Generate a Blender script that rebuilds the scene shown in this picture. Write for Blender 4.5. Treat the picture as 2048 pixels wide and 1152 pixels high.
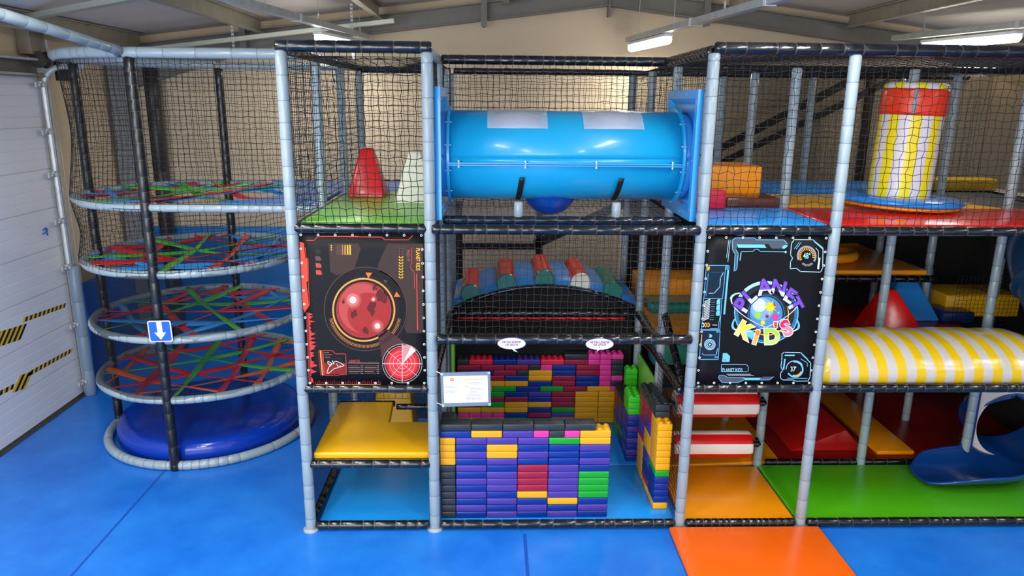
import bpy, bmesh, math, random
from mathutils import Vector, Matrix, Quaternion
PI = math.pi
random.seed(7)
for o in list(bpy.data.objects): bpy.data.objects.remove(o, do_unlink=True)
S = bpy.context.scene
COL = S.collection

# ------------------------------------------------------------------ camera
def setup_camera():
    f, pit, yaw, roll = 1458.7, 0.2477, 0.0294, 0.0105
    cp, sp, cy, sy = math.cos(pit), math.sin(pit), math.cos(yaw), math.sin(yaw)
    F = Vector((sy*cp, cy*cp, -sp)); R = Vector((cy, -sy, 0)); U = R.cross(F)
    R2 = R*math.cos(roll) + U*math.sin(roll); U2 = U*math.cos(roll) - R*math.sin(roll)
    cam = bpy.data.cameras.new('camera'); ob = bpy.data.objects.new('camera', cam); COL.objects.link(ob)
    cam.sensor_width = 36; cam.lens = f/2048*36; cam.clip_start = .05; cam.clip_end = 100
    M = Matrix((R2, U2, -F)).transposed().to_4x4(); M.translation = Vector((1.7396, -6.3479, 4.0338))
    ob.matrix_world = M
    S.camera = ob
setup_camera()

# ------------------------------------------------------------------ light and exposure
S.view_settings.view_transform = 'Standard'
S.view_settings.look = 'None'
S.view_settings.gamma = 1
S.view_settings.use_curve_mapping = False
S.view_settings.exposure = 0.25
W = bpy.data.worlds.new('world'); S.world = W; W.use_nodes = True
bg = W.node_tree.nodes['Background']; bg.inputs[0].default_value = (0.93, 0.96, 1.0, 1); bg.inputs[1].default_value = 0.9

def area(name, loc, sx, sy, energy, rot=(0, 0, 0), color=(1, 1, 1)):
    l = bpy.data.lights.new(name, 'AREA'); l.shape = 'RECTANGLE'; l.size = sx; l.size_y = sy
    l.energy = energy; l.color = color
    o = bpy.data.objects.new(name, l); o.location = loc; o.rotation_euler = rot; COL.objects.link(o)
    return o
# rows of hall lamps in front of the play structure (behind and above the camera)
for (x, y, e) in ((-1.2, -1.4, 75), (4.5, -1.4, 60), (8.9, -1.4, 30), (-1.2, -4.6, 110), (4.4, -4.6, 80), (9.4, -3.6, 30)):
    area('ceiling_lamp_light', (x, y, 4.9), 0.35, 1.5, e, color=(1, .985, .96))
    area('ceiling_fill_uplight', (x, y, 4.93), 0.35, 1.5, e*.35, rot=(PI, 0, 0), color=(1, .97, .92))  # second area light facing up, added to brighten the ceiling
# the three lamps seen in the picture
for (x, y, e) in ((-.38, 4.1, 30), (3.92, 4.3, 40), (8.05, 3.6, 34)):
    area('lamp_light', (x, y, 4.80), 0.12, 1.4, e, color=(1, .96, .88))
# added front fill behind the camera, simulating daylight and bounce
area('front_fill', (-2.5, -9.8, 3.0), 9, 4.0, 560, (math.radians(90), 0, math.radians(-8)), (1.0, 1.0, 1.0))

# ------------------------------------------------------------------ materials
def s2l(c):
    return tuple((v/12.92 if v <= .04045 else ((v+.055)/1.055)**2.4) for v in c)
def hx(h):
    h = h.lstrip('#'); return s2l(tuple(int(h[i:i+2], 16)/255 for i in (0, 2, 4)))
MATS = {}
def mat(name, col, rough=.4, metal=0, bump=0, bscale=8, spec=.5, var=0, emit=0, alpha=1, coat=0, trans=0, vscale=2.0):
    if name in MATS: return MATS[name]
    m = bpy.data.materials.new(name); m.use_nodes = True; nt = m.node_tree; b = nt.nodes['Principled BSDF']
    c = hx(col) if isinstance(col, str) else col
    b.inputs['Base Color'].default_value = (*c, 1); b.inputs['Roughness'].default_value = rough
    b.inputs['Metallic'].default_value = metal; b.inputs['Specular IOR Level'].default_value = spec
    b.inputs['Coat Weight'].default_value = coat; b.inputs['Coat Roughness'].default_value = .12
    if trans: b.inputs['Transmission Weight'].default_value = trans; b.inputs['IOR'].default_value = 1.2
    if alpha < 1: b.inputs['Alpha'].default_value = alpha
    if emit: b.inputs['Emission Color'].default_value = (*c, 1); b.inputs['Emission Strength'].default_value = emit
    tc = nt.nodes.new('ShaderNodeTexCoord')
    if bump:
        n = nt.nodes.new('ShaderNodeTexNoise'); n.inputs['Scale'].default_value = bscale; n.inputs['Detail'].default_value = 3
        nt.links.new(tc.outputs['Object'], n.inputs['Vector'])
        bp = nt.nodes.new('ShaderNodeBump'); bp.inputs['Strength'].default_value = bump; bp.inputs['Distance'].default_value = .02
        nt.links.new(n.outputs['Fac'], bp.inputs['Height']); nt.links.new(bp.outputs[0], b.inputs['Normal'])
    if var:
        n = nt.nodes.new('ShaderNodeTexNoise'); n.inputs['Scale'].default_value = vscale; n.inputs['Detail'].default_value = 5
        nt.links.new(tc.outputs['Object'], n.inputs['Vector'])
        r = nt.nodes.new('ShaderNodeValToRGB'); r.color_ramp.elements[0].position = .3; r.color_ramp.elements[1].position = .72
        r.color_ramp.elements[0].color = (*[v*(1-var) for v in c], 1); r.color_ramp.elements[1].color = (*[min(1, v*(1+var)+.01*var) for v in c], 1)
        nt.links.new(n.outputs['Fac'], r.inputs['Fac']); nt.links.new(r.outputs[0], b.inputs['Base Color'])
    MATS[name] = m
    return m
def vinyl(name, col, bump=.25, bscale=3.5, rough=.3):
    return mat(name, col, rough=rough, bump=bump, bscale=bscale, spec=.5, coat=.12)
M_post = mat('grey_blue_pvc_sleeve', '#93A4AA', rough=.32, bump=.08, bscale=14, coat=.2)
M_seam = mat('sleeve_seam', '#6E7E8C', rough=.5)
M_black = mat('black_pvc_sleeve', '#0E1012', rough=.22, bump=.3, bscale=16, coat=.5)
M_tie = mat('clear_cable_tie', '#403D39', rough=.3)
M_blackpost = mat('black_post_sleeve', '#15171A', rough=.33, bump=.2, bscale=14, coat=.2)
M_net = mat('black_net_cord', '#0D1014', rough=.7)
M_netlight = mat('pale_net_cord', '#8F8A80', rough=.7)
M_steel = mat('galvanised_steel', '#C2C8C8', rough=.42, metal=.3, var=.12, vscale=9)
M_white = mat('white_enamel', '#E8EAEA', rough=.35)
M_wall = mat('beige_wall', '#DCC9AB', rough=.8, var=.05, vscale=1.2)
M_wallin = mat('beige_wall_left', '#DCC6A4', rough=.8, var=.05, vscale=1.2)
M_ceil = mat('ceiling_sandwich_panel', '#DAD2C6', rough=.6, var=.04)
M_beam = mat('grey_painted_steel', '#77756F', rough=.5, var=.1, vscale=5)
M_purlin = mat('zinc_purlin', '#A39F8E', rough=.45, metal=.3, var=.12, vscale=6)
M_door = mat('white_door_panel', '#E6E9EC', rough=.4)
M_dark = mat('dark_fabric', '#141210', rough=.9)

def floor_material():
    m = mat('blue_floor_mat', '#1C7BE0', rough=.33, bump=.12, bscale=2.2, coat=.1)
    nt = m.node_tree; b = nt.nodes['Principled BSDF']; tc = nt.nodes.new('ShaderNodeTexCoord')
    n = nt.nodes.new('ShaderNodeTexNoise'); n.inputs['Scale'].default_value = 1.3; n.inputs['Detail'].default_value = 8; n.inputs['Roughness'].default_value = .65
    nt.links.new(tc.outputs['Object'], n.inputs['Vector'])
    r = nt.nodes.new('ShaderNodeValToRGB')
    r.color_ramp.elements[0].position = .3; r.color_ramp.elements[0].color = (*hx('#0D68D2'), 1)
    r.color_ramp.elements[1].position = .75; r.color_ramp.elements[1].color = (*hx('#2B8CEC'), 1)
    nt.links.new(n.outputs['Fac'], r.inputs['Fac']); nt.links.new(r.outputs[0], b.inputs['Base Color'])
    return m
M_floor = floor_material()

def mesh_fabric(name, col, alpha):
    """a fine woven mesh: tiny procedural holes read as a part-transparent fabric"""
    m = bpy.data.materials.new(name); m.use_nodes = True; nt = m.node_tree
    out = nt.nodes['Material Output']; nt.nodes.remove(nt.nodes['Principled BSDF'])
    d = nt.nodes.new('ShaderNodeBsdfDiffuse'); d.inputs[0].default_value = (*hx(col), 1)
    t = nt.nodes.new('ShaderNodeBsdfTransparent'); x = nt.nodes.new('ShaderNodeMixShader'); x.inputs[0].default_value = alpha
    nt.links.new(t.outputs[0], x.inputs[1]); nt.links.new(d.outputs[0], x.inputs[2]); nt.links.new(x.outputs[0], out.inputs[0])
    return m
M_tulle = mesh_fabric('fine_black_mesh', '#1C1F22', .46)
M_tulle_dark = mesh_fabric('fine_brown_black_mesh', '#241C13', .72)

# ------------------------------------------------------------------ mesh builder
class MB:
    def __init__(s): s.v = []; s.f = []; s.m = []
    def add(s, vs, fs, mi=0, M=None):
        o = len(s.v)
        s.v += [(M @ Vector(v) if M else Vector(v)) for v in vs]
        for f in fs: s.f.append([i+o for i in f]); s.m.append(mi)
        return s
    def box(s, c, d, mi=0, M=None):
        x, y, z = c; a, b, e = d[0]/2, d[1]/2, d[2]/2
        vs = [(x+i*a, y+j*b, z+k*e) for i in (-1, 1) for j in (-1, 1) for k in (-1, 1)]
        return s.add(vs, [(0, 1, 3, 2), (4, 6, 7, 5), (0, 4, 5, 1), (2, 3, 7, 6), (0, 2, 6, 4), (1, 5, 7, 3)], mi, M)
    def bar(s, p0, p1, w, h, mi=0, up=(0, 0, 1)):
        p0, p1 = Vector(p0), Vector(p1); d = (p1-p0); L = d.length; d.normalize()
        u = Vector(up); r = d.cross(u)
        if r.length < 1e-4: r = d.cross(Vector((0, 1, 0)))
        r.normalize(); u = r.cross(d)
        M = Matrix((r, d, u)).transposed().to_4x4(); M.translation = (p0+p1)/2
        return s.box((0, 0, 0), (w, L, h), mi, M)
    def tube(s, pts, r, seg=12, mi=0, caps=True, radii=None, mis=None, closed=False):
        pts = [Vector(p) for p in pts]; n = len(pts); o = len(s.v)
        t0 = (pts[1]-pts[0]).normalized()
        ref = Vector((0, 0, 1)) if abs(t0.z) < .9 else Vector((0, 1, 0))
        N = (ref - t0*ref.dot(t0)).normalized(); prev = t0
        for i in range(n):
            if closed: t = (pts[(i+1) % n]-pts[i-1]).normalized()
            else: t = (pts[min(i+1, n-1)]-pts[max(i-1, 0)]).normalized()
            q = prev.rotation_difference(t); N = q @ N; N = (N - t*N.dot(t)).normalized(); prev = t
            B = t.cross(N); rr = radii[i] if radii else r
            for k in range(seg):
                a = 2*PI*k/seg; s.v.append(pts[i]+N*(rr*math.cos(a))+B*(rr*math.sin(a)))
        m = n if closed else n-1
        for i in range(m):
            j = (i+1) % n
            for k in range(seg):
                l = (k+1) % seg
                s.f.append([o+i*seg+k, o+i*seg+l, o+j*seg+l, o+j*seg+k]); s.m.append(mis[i] if mis else mi)
        if caps and not closed:
            s.f.append([o+k for k in range(seg)][::-1]); s.m.append(mi)
            s.f.append([o+(n-1)*seg+k for k in range(seg)]); s.m.append(mi)
        return s
    def lathe(s, prof, seg=32, mi=0, c=(0, 0, 0), mis=None):
        o = len(s.v); n = len(prof)
        for (r, z) in prof:
            for k in range(seg):
                a = 2*PI*k/seg; s.v.append(Vector((c[0]+r*math.cos(a), c[1]+r*math.sin(a), c[2]+z)))
        for i in range(n-1):
            for k in range(seg):
                l = (k+1) % seg; s.f.append([o+i*seg+k, o+i*seg+l, o+(i+1)*seg+l, o+(i+1)*seg+k]); s.m.append(mis[i] if mis else mi)
        if prof[0][0] > 1e-5: s.f.append([o+k for k in range(seg)][::-1]); s.m.append(mi)
        if prof[-1][0] > 1e-5: s.f.append([o+(n-1)*seg+k for k in range(seg)]); s.m.append(mi)
        return s
    def grid(s, P, mi=0, mf=None):
        o = len(s.v); n = len(P); m = len(P[0])
        for row in P: s.v += [Vector(p) for p in row]
        for i in range(n-1):
            for j in range(m-1):
                s.f.append([o+i*m+j, o+(i+1)*m+j, o+(i+1)*m+j+1, o+i*m+j+1]); s.m.append(mf(i, j) if mf else mi)
        return s
    def prism(s, poly, z0, z1, mi=0, M=None):
        n = len(poly); vs = [(x, y, z0) for x, y in poly]+[(x, y, z1) for x, y in poly]
        fs = [list(range(n))[::-1], list(range(n, 2*n))]+[[i, (i+1) % n, n+(i+1) % n, n+i] for i in range(n)]
        return s.add(vs, fs, mi, M)
    def build(s, name, mats, parent=None, smooth=False, loc=None, bevel=0, bseg=2, solid=0, subsurf=0):
        if not isinstance(mats, (list, tuple)): mats = [mats]
        off = Vector(loc) if loc else Vector((0, 0, 0))
        me = bpy.data.meshes.new(name); me.from_pydata([tuple(v-off) for v in s.v], [], s.f)
        for m in mats: me.materials.append(m)
        me.polygons.foreach_set('material_index', s.m)
        if smooth: me.polygons.foreach_set('use_smooth', [True]*len(s.f))
        bm = bmesh.new(); bm.from_mesh(me)
        if bevel:
            bmesh.ops.remove_doubles(bm, verts=bm.verts, dist=1e-5)
            bmesh.ops.bevel(bm, geom=[e for e in bm.edges if e.is_manifold and e.calc_face_angle(0) > .35], offset=bevel, segments=bseg, profile=.5, affect='EDGES', clamp_overlap=True)
            for f in bm.faces: f.smooth = True
        bmesh.ops.recalc_face_normals(bm, faces=bm.faces)
        bm.to_mesh(me); bm.free(); me.update()
        if bevel or smooth == 'auto':
            try: me.set_sharp_from_angle(angle=math.radians(35))
            except Exception: pass
        ob = bpy.data.objects.new(name, me); COL.objects.link(ob)
        if loc: ob.location = off
        if parent: ob.parent = parent
        if solid: md = ob.modifiers.new('solid', 'SOLIDIFY'); md.thickness = solid; md.offset = 0
        if subsurf: md = ob.modifiers.new('sub', 'SUBSURF'); md.levels = subsurf; md.render_levels = subsurf
        return ob

def tag(o, label=None, cat=None, group=None, kind=None):
    if label: o['label'] = label
    if cat: o['category'] = cat
    if group: o['group'] = group
    if kind: o['kind'] = kind
    return o
def empty(name, loc, label, cat, group=None, rz=0):
    o = bpy.data.objects.new(name, None); COL.objects.link(o); o.location = loc; o.rotation_euler = (0, 0, rz); o.empty_display_size = .1
    return tag(o, label, cat, group)
def struct(name, mb, m, **k):
    return tag(mb.build(name, m, **k), kind='structure')
def rel(o, parent):
    """parent a mesh built in world coordinates to a thing's Empty without moving it"""
    o.parent = parent
    R = Matrix.LocRotScale(parent.location, parent.rotation_euler, None)
    o.matrix_parent_inverse = R.inverted()
    return o

# ------------------------------------------------------------------ shared shapes
def resample(pts, step):
    pts = [Vector(p) for p in pts]; out = [pts[0]]
    for a, b in zip(pts, pts[1:]):
        n = max(1, int(round((b-a).length/step)))
        for i in range(1, n+1): out.append(a+(b-a)*i/n)
    return out
def sleeve_mb(pts, r, spacing=.2, pinch=.93, seg=14, jit=.25, bandw=.006, wob=.0, mb=None, m0=0, m1=1):
    """foam sleeve over a pipe: runs along a path with pinched seams (or ties) every so often"""
    mb = mb or MB(); P = [Vector(p) for p in pts]; cum = [0]
    for a, b in zip(P, P[1:]): cum.append(cum[-1]+(b-a).length)
    L = cum[-1]
    def at(d):
        d = min(max(d, 0), L)
        for i in range(len(P)-1):
            if d <= cum[i+1]+1e-9: return P[i].lerp(P[i+1], (d-cum[i])/max(cum[i+1]-cum[i], 1e-9))
        return P[-1]
    st = [(0, r*.80, 0), (.012, r, 0)]; d = spacing*random.uniform(.4, .9)
    marks = []
    while d < L-.05:
        marks.append(d); d += spacing*random.uniform(1-jit, 1+jit)
    prev = .012
    base = [c for c in cum[1:-1]] if len(P) > 2 else []
    ev = sorted([(x, 1) for x in marks]+[(x, 0) for x in base])
    for x, k in ev:
        if k:
            if x-prev < .03: continue
            mid = (prev+x)/2
            if x-prev > .08: st.append((mid, r*(1+random.uniform(-wob, wob)), 0))
            st += [(x-.014, r, 0), (x-bandw, r*pinch, 1), (x+bandw, r*pinch, 0), (x+.014, r, 0)]; prev = x+.014
        else:
            if x-prev > .02: st.append((x, r, 0)); prev = x
    st += [(L-.012, r, 0), (L, r*.80, 0)]
    st = [q for i, q in enumerate(st) if i == 0 or q[0] > st[i-1][0]+1e-4]
    mb.tube([at(q[0]) for q in st], r, seg, 0, True, [q[1] for q in st], [m1 if q[2] else m0 for q in st])
    return mb
def post(x, y, z0, z1, label, name='padded_post', mats=None, r=.05, foot=False, lean=0, group=None, spacing=.21):
    mats = mats or [M_post, M_seam]
    o = sleeve_mb([(x, y, z0), (x+lean, y, z1)], r, spacing, .95, 16, .35, .0035).build(name, mats, smooth=True, loc=(x, y, z0))
    tag(o, label, 'post', group)
    if foot:
        f = MB().lathe([(.075, 0), (.075, .012), (.045, .02), (.042, .035)], 20).build('foot_plate', M_steel, parent=o, smooth='auto'); f.location = (0, 0, -z0+.001)
    return o
def bar(p0, p1, label, r=.042, mats=None, name='padded_bar', spacing=.16, pts=None, group=None, seg=14, wob=.03):
    pts = pts or [p0, p1]
    o = sleeve_mb(pts, r, spacing, .94, seg, .4, .006, wob).build(name, mats or [M_black, M_tie], smooth=True, loc=pts[0])
    return tag(o, label, 'bar', group)
def arc(cx, cy, z, R, a0, a1, n):
    return [(cx+R*math.cos(math.radians(a0+(a1-a0)*i/n)), cy+R*math.sin(math.radians(a0+(a1-a0)*i/n)), z) for i in range(n+1)]
def rbox(name, c, d, m, label=None, cat=None, bevel=.02, parent=None, group=None, bseg=3):
    mb = MB().box((0, 0, d[2]/2), d)
    o = mb.build(name, m, bevel=bevel, bseg=bseg); o.location = c
    if parent: o.parent = parent
    return tag(o, label, cat, group)
def pad_prism(name, poly, z0, z1, m, label, cat, bevel=.018, group=None):
    o = MB().prism(poly, z0, z1).build(name, m, bevel=bevel, bseg=3, loc=(poly[0][0], poly[0][1], z0))
    return tag(o, label, cat, group)
def pyramid(name, c, b, t, h, m, label, cat, shift=(0, 0), bevel=.02, rz=0, group=None):
    """soft frustum block: base b, top t, height h, with slightly dished faces"""
    P = []; n = 6; mb = MB(); k = 5
    vs = []; fs = []
    for i in range(n+1):
        s = i/n; w = b[0]+(t[0]-b[0])*s; d = b[1]+(t[1]-b[1])*s; q = math.sin(s*PI)*.006
        vs += [(-w/2-q+shift[0]*s, -d/2-q+shift[1]*s, h*s), (w/2+q+shift[0]*s, -d/2-q+shift[1]*s, h*s), (w/2+q+shift[0]*s, d/2+q+shift[1]*s, h*s), (-w/2-q+shift[0]*s, d/2+q+shift[1]*s, h*s)]
    for i in range(n):
        for j in range(4): fs.append([i*4+j, i*4+(j+1) % 4, i*4+4+(j+1) % 4, i*4+4+j])
    fs += [[3, 2, 1, 0], [n*4+j for j in range(4)]]
    mb.add(vs, fs); o = mb.build(name, m, bevel=bevel, bseg=3); o.location = c; o.rotation_euler = (0, 0, rz)
    return tag(o, label, cat, group)

def net(name, fn, nu, nv, label, m=None, r=.0028, jit=.12, parent=None, cat='net', seed=1, du=1.0, dv=1.0, sides=3):
    """knotted cord net over the surface fn(s, t); every cord is a real thin prism, knots shared where cords cross"""
    rnd = random.Random(seed); m = m or M_net
    P = [[None]*(nv+1) for _ in range(nu+1)]
    for i in range(nu+1):
        for j in range(nv+1):
            s, t = i/nu, j/nv
            if 0 < i < nu: s += rnd.uniform(-jit, jit)/nu*du
            if 0 < j < nv: t += rnd.uniform(-jit, jit)/nv*dv
            P[i][j] = Vector(fn(s, t))
    mb = MB()
    def line(L):
        o = len(mb.v); n = len(L)
        d = (L[-1]-L[0]); d = d.normalized() if d.length > 1e-6 else Vector((1, 0, 0))
        for i, p in enumerate(L):
            t = (L[min(i+1, n-1)]-L[max(i-1, 0)]).normalized()
            a = t.cross(Vector((.31, .87, .39))).normalized(); b = t.cross(a)
            for k in range(sides):
                an = 2*PI*k/sides; mb.v.append(p+a*(r*math.cos(an))+b*(r*math.sin(an)))
        for i in range(n-1):
            for k in range(sides):
                l = (k+1) % sides; mb.f.append([o+i*sides+k, o+i*sides+l, o+(i+1)*sides+l, o+(i+1)*sides+k]); mb.m.append(0)
    for i in range(nu+1): line(P[i])
    for j in range(nv+1): line([P[i][j] for i in range(nu+1)])
    for i in range(1, nu):          # knots
        for j in range(1, nv):
            p = P[i][j]; k = r*1.9; o = len(mb.v)
            mb.v += [p+Vector((k, 0, 0)), p+Vector((-k, 0, 0)), p+Vector((0, k, 0)), p+Vector((0, -k, 0)), p+Vector((0, 0, k)), p+Vector((0, 0, -k))]
            for a, b, c in ((0, 2, 4), (2, 1, 4), (1, 3, 4), (3, 0, 4), (2, 0, 5), (1, 2, 5), (3, 1, 5), (0, 3, 5)):
                mb.f.append([o+a, o+b, o+c]); mb.m.append(0)
    o = mb.build(name, m, smooth=True, loc=tuple(P[0][0]))
    return tag(o, label, cat)
def flat_net(p00, p10, p01, cell, label, sag=.02, **k):
    A, Bv, Cv = Vector(p00), Vector(p10), Vector(p01); U = Bv-A; V = Cv-A; N = U.cross(V).normalized()
    nu = max(2, int(round(U.length/cell))); nv = max(2, int(round(V.length/cell)))
    ph = random.uniform(0, 6)
    def fn(s, t): return A+U*s+V*t+N*(sag*math.sin(PI*s)*math.sin(PI*t)*math.sin(5*s+3*t+ph))
    return net(k.pop('name', 'safety_net'), fn, nu, nv, label, **k)
def fabric(name, P, m, label, cat='mesh screen'):
    mb = MB().grid(P); o = mb.build(name, m, smooth=True, loc=tuple(P[0][0]))
    return tag(o, label, cat)
def text_geo(s, size, mb, mi, place, font_scale_x=1.0, align='CENTER', shear=0):
    cu = bpy.data.curves.new('t', 'FONT'); cu.body = s; cu.size = size; cu.align_x = align; cu.align_y = 'CENTER'; cu.shear = shear; cu.resolution_u = 3; cu.offset = size*.03
    ob = bpy.data.objects.new('t', cu); COL.objects.link(ob)
    bpy.context.view_layer.update()
    dg = bpy.context.evaluated_depsgraph_get(); me = bpy.data.meshes.new_from_object(ob.evaluated_get(dg))
    mb.add([tuple(place(v.co.x*font_scale_x, v.co.y)) for v in me.vertices], [list(p.vertices) for p in me.polygons], mi)
    bpy.data.objects.remove(ob, do_unlink=True); bpy.data.meshes.remove(me); bpy.data.curves.remove(cu)

# ================================================================== THE HALL
XL, YB = -4.05, 5.5
fl = MB().box((4.5, -2.3, -.05), (17.2, 15.9, .1)); struct('floor', fl, M_floor)
sm = mat('floor_seam', '#0B55B8', rough=.5)
struct('trim_1', MB().box((-1.915, -3.6, .0015), (.022, 9.6, .003)), sm)
struct('trim_2', MB().box((2.07, -4.9, .0015), (.03, 9.6, .003)), sm)
struct('trim_3', MB().box((-4.0, -1.5, .004), (.12, 10.2, .008)), mat('door_sill', '#3A3A3C', rough=.6))
struct('wall_back', MB().box((4.5, YB+.1, 3.0), (17.4, .2, 6.2)), M_wall)
lw = MB(); lw.box((XL-.1, -2.3, 5.2), (.2, 15.9, 1.8)); lw.box((XL-.1, 4.45, 2.15), (.2, 2.1, 4.3))
struct('wall_left', lw, M_wallin)
struct('wall_right', MB().box((13.1, -2.3, 3), (.2, 15.9, 6.2)), M_wall)
# roof: two slopes of sandwich panel meeting over x = 3.5
for i, (xa, xb) in enumerate(((-4.2, 3.5), (3.5, 13.1))):
    n = 4
    mb = MB()
    def zr(x): return 5.86-.125*abs(x-3.5)
    mb.add([(xa, -10.2, zr(xa)), (xb, -10.2, zr(xb)), (xb, YB+.1, zr(xb)), (xa, YB+.1, zr(xa)), (xa, -10.2, zr(xa)+.1), (xb, -10.2, zr(xb)+.1), (xb, YB+.1, zr(xb)+.1), (xa, YB+.1, zr(xa)+.1)],
           [(0, 1, 2, 3), (7, 6, 5, 4), (0, 4, 5, 1), (1, 5, 6, 2), (2, 6, 7, 3), (3, 7, 4, 0)])
    struct('ceiling' if i == 0 else 'ceiling_right', mb, M_ceil)
def zr(x): return 5.86-.125*abs(x-3.5)
# portal frame against the back wall: I-section rafters with deeper haunches
def rafter(name, xa, xb, label, haunch):
    mb = MB(); Y = 5.32; n = 12; P = []
    for i in range(n+1):
        x = xa+(xb-xa)*i/n; s = i/n
        top = zr(x)-.14; dep = .24+(max(0, (haunch-s)/haunch)**1.0*.42 if haunch else 0)
        P.append((x, top, top-dep))
    for a, b in zip(P, P[1:]):
        for (y0, w, za, zb, t) in ((Y, .012, None, None, 0),):
            mb.add([(a[0], Y-w, a[1]), (b[0], Y-w, b[1]), (b[0], Y-w, b[2]), (a[0], Y-w, a[2]), (a[0], Y+w, a[1]), (b[0], Y+w, b[1]), (b[0], Y+w, b[2]), (a[0], Y+w, a[2])],
                   [(0, 1, 2, 3), (7, 6, 5, 4), (0, 4, 5, 1), (3, 2, 6, 7)])
        for k in (1, 2):
            mb.bar((a[0], Y, a[k]), (b[0], Y, b[k]), .16, .014)
    return tag(mb.build(name, M_beam), label, 'beam')
rafter('roof_rafter', -4.0, 3.5, 'grey steel rafter rising to the ridge from the left wall', .3)
rafter('roof_rafter', 11.0, 3.5, 'grey steel rafter falling to the right from the ridge', .34)
tag(MB().box((3.5, 5.32, 5.5), (.03, .18, .36)).build('ridge_plate', M_beam), 'grey steel ridge plate joining the two rafters', 'plate')
# building column in the back left corner with a dark downpipe beside it
t = empty('building_column', (-3.86, 5.25, 0), 'grey steel column in the back left corner', 'column')
mb = MB(); mb.box((0, 0, 2.33), (.02, .26, 4.66)); mb.box((0, -.13, 2.33), (.24, .016, 4.66)); mb.box((0, .13, 2.33), (.24, .016, 4.66))
mb.build('column_section', mat('column_grey', '#7F8284', rough=.5), parent=t)
o = sleeve_mb([(-3.42, 5.28, 0), (-3.42, 5.28, 4.5)], .11, 1.2, .97).build('drain_pipe', [mat('dark_pipe', '#2E2B29', rough=.4), M_tie], smooth=True); tag(o, 'dark brown drainpipe beside the back left column', 'pipe')
# purlins
PX = [(-3.5, 'first'), (-1.7, 'second'), (0.05, 'third'), (1.9, 'fourth'), (5.3, 'fifth'), (7.15, 'sixth'), (8.95, 'seventh'), (10.8, 'eighth')]
for x, w in PX:
    mb = MB(); zt = zr(x)-.005; h = .2
    for (y0, y1) in ((-10, 5.22),):
        sg = 1 if x < 3.5 else -1
        mb.box((x, (y0+y1)/2, zt-h/2), (.012, y1-y0, h)); mb.box((x+sg*.04, (y0+y1)/2, zt-h), (.09, y1-y0, .012)); mb.box((x+sg*.04, (y0+y1)/2, zt-.01), (.09, y1-y0, .012))
    tag(mb.build('roof_purlin', M_purlin), 'zinc roof purlin under the ceiling, %s counting from the left wall' % w, 'purlin', 'roof purlins')
for x, w in ((-1.95, 'left'), (1.62, 'middle'), (4.95, 'right')):
    mb = MB(); zt = zr(x)-.14; mb.box((x, 5.2, zt-.1), (.03, .18, .5)); mb.box((x, 5.11, zt-.1), (.09, .01, .5))
    tag(mb.build('rafter_stiffener', M_beam), 'grey steel stiffener plate on the back rafter, %s of three' % w, 'bracket')

# ------------------------------------------------------------------ garage door in the left wall
zs = [0.03, .55, 1.08, 1.61, 2.14, 2.65, 3.15, 3.68, 4.2]
prof = []
for a, b in zip(zs, zs[1:]):
    n = 4
    for k in range(n):
        za = a+(b-a)*k/n; zb = a+(b-a)*(k+1)/n; g = .018 if k == 0 else .006; q = .006 if k == 0 else .004
        prof += [(XL+.055-g, za), (XL+.055-g, za+q), (XL+.055, za+q+.004), (XL+.055, zb-.004)]
prof += [(XL+.045, 4.2), (XL+.045, 4.34)]
loop = prof+[(XL-.02, 4.34), (XL-.02, .03)]
n = len(loop)
door = MB().add([(x, -2.1, z) for x, z in loop]+[(x, 3.4, z) for x, z in loop], [list(range(n)), list(range(n, 2*n))[::-1]]+[[i, (i+1) % n, n+(i+1) % n, n+i] for i in range(n)])
struct('door_1', door, M_door)
b = MB(); b.box((XL+.09, .65, 4.3), (.2, 5.6, .012)); b.box((XL+.02, .65, 4.4), (.02, 5.6, .26)); b.box((XL+.09, .65, 4.5), (.2, 5.6, .012))
tag(b.build('door_lintel', M_beam), 'grey steel lintel beam above the white sectional door', 'beam')
# vertical track with curved head, hinges, sleeve and cables
t = empty('door_track', (XL+.12, 3.38, 0), 'galvanised door track beside the white sectional door', 'door track')
pts = [(0, 0, .05), (0, 0, 4.15)]+[(0+.28*(1-math.cos(a)), 0, 4.15+.28*math.sin(a)) for a in (.2, .4, .6, .8, 1.0, 1.2, 1.4, 1.57)]+[(.55, 0, 4.43)]
mb = MB().tube(pts, .035, 8); mb.build('track_rail', M_steel, parent=t, smooth='auto')
mb = MB(); mb.box((.0, .07, 2.15), (.05, .04, 4.2)); mb.build('track_angle', M_steel, parent=t)
for z in (.22, 1.05, 1.85, 2.47, 3.08, 3.62, 4.2):
    mb = MB(); mb.box((.0, -.1, z), (.02, .13, .06)); mb.box((.02, -.07, z+.03), (.03, .05, .03)); mb.tube([(.03, -.14, z), (.03, .0, z)], .012, 8); mb.tube([(.03, -.05, z), (.06, -.05, z)], .03, 10)
    mb.build('roller_hinge', M_steel, parent=t)
o = sleeve_mb([(XL+.16, 3.40, 0.0), (XL+.16, 3.40, 1.86)], .075, .62, .97).build('pipe_guard', [mat('guard_grey', '#7F93A6', rough=.35), M_seam], smooth=True); tag(o, 'grey blue plastic guard sleeve on the foot of the door track', 'pipe guard')
for k, (dy, w) in enumerate(((.16, 'nearer'), (.24, 'farther'))):
    o = MB().tube([(XL+.12, 3.38+dy, .6), (XL+.1, 3.34+dy, 4.35)], .005, 6).build('lift_cable', M_steel); tag(o, 'thin steel lift cable beside the door track, %s of two' % w, 'cable')
t = empty('torsion_drum', (XL+.2, 3.35, 4.5), 'dark cable drum and spring shaft above the garage door', 'drum')
mb = MB().tube([(0, .0, 0), (0, -5.2, 0)], .018, 10); mb.build('shaft', M_steel, parent=t)
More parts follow.
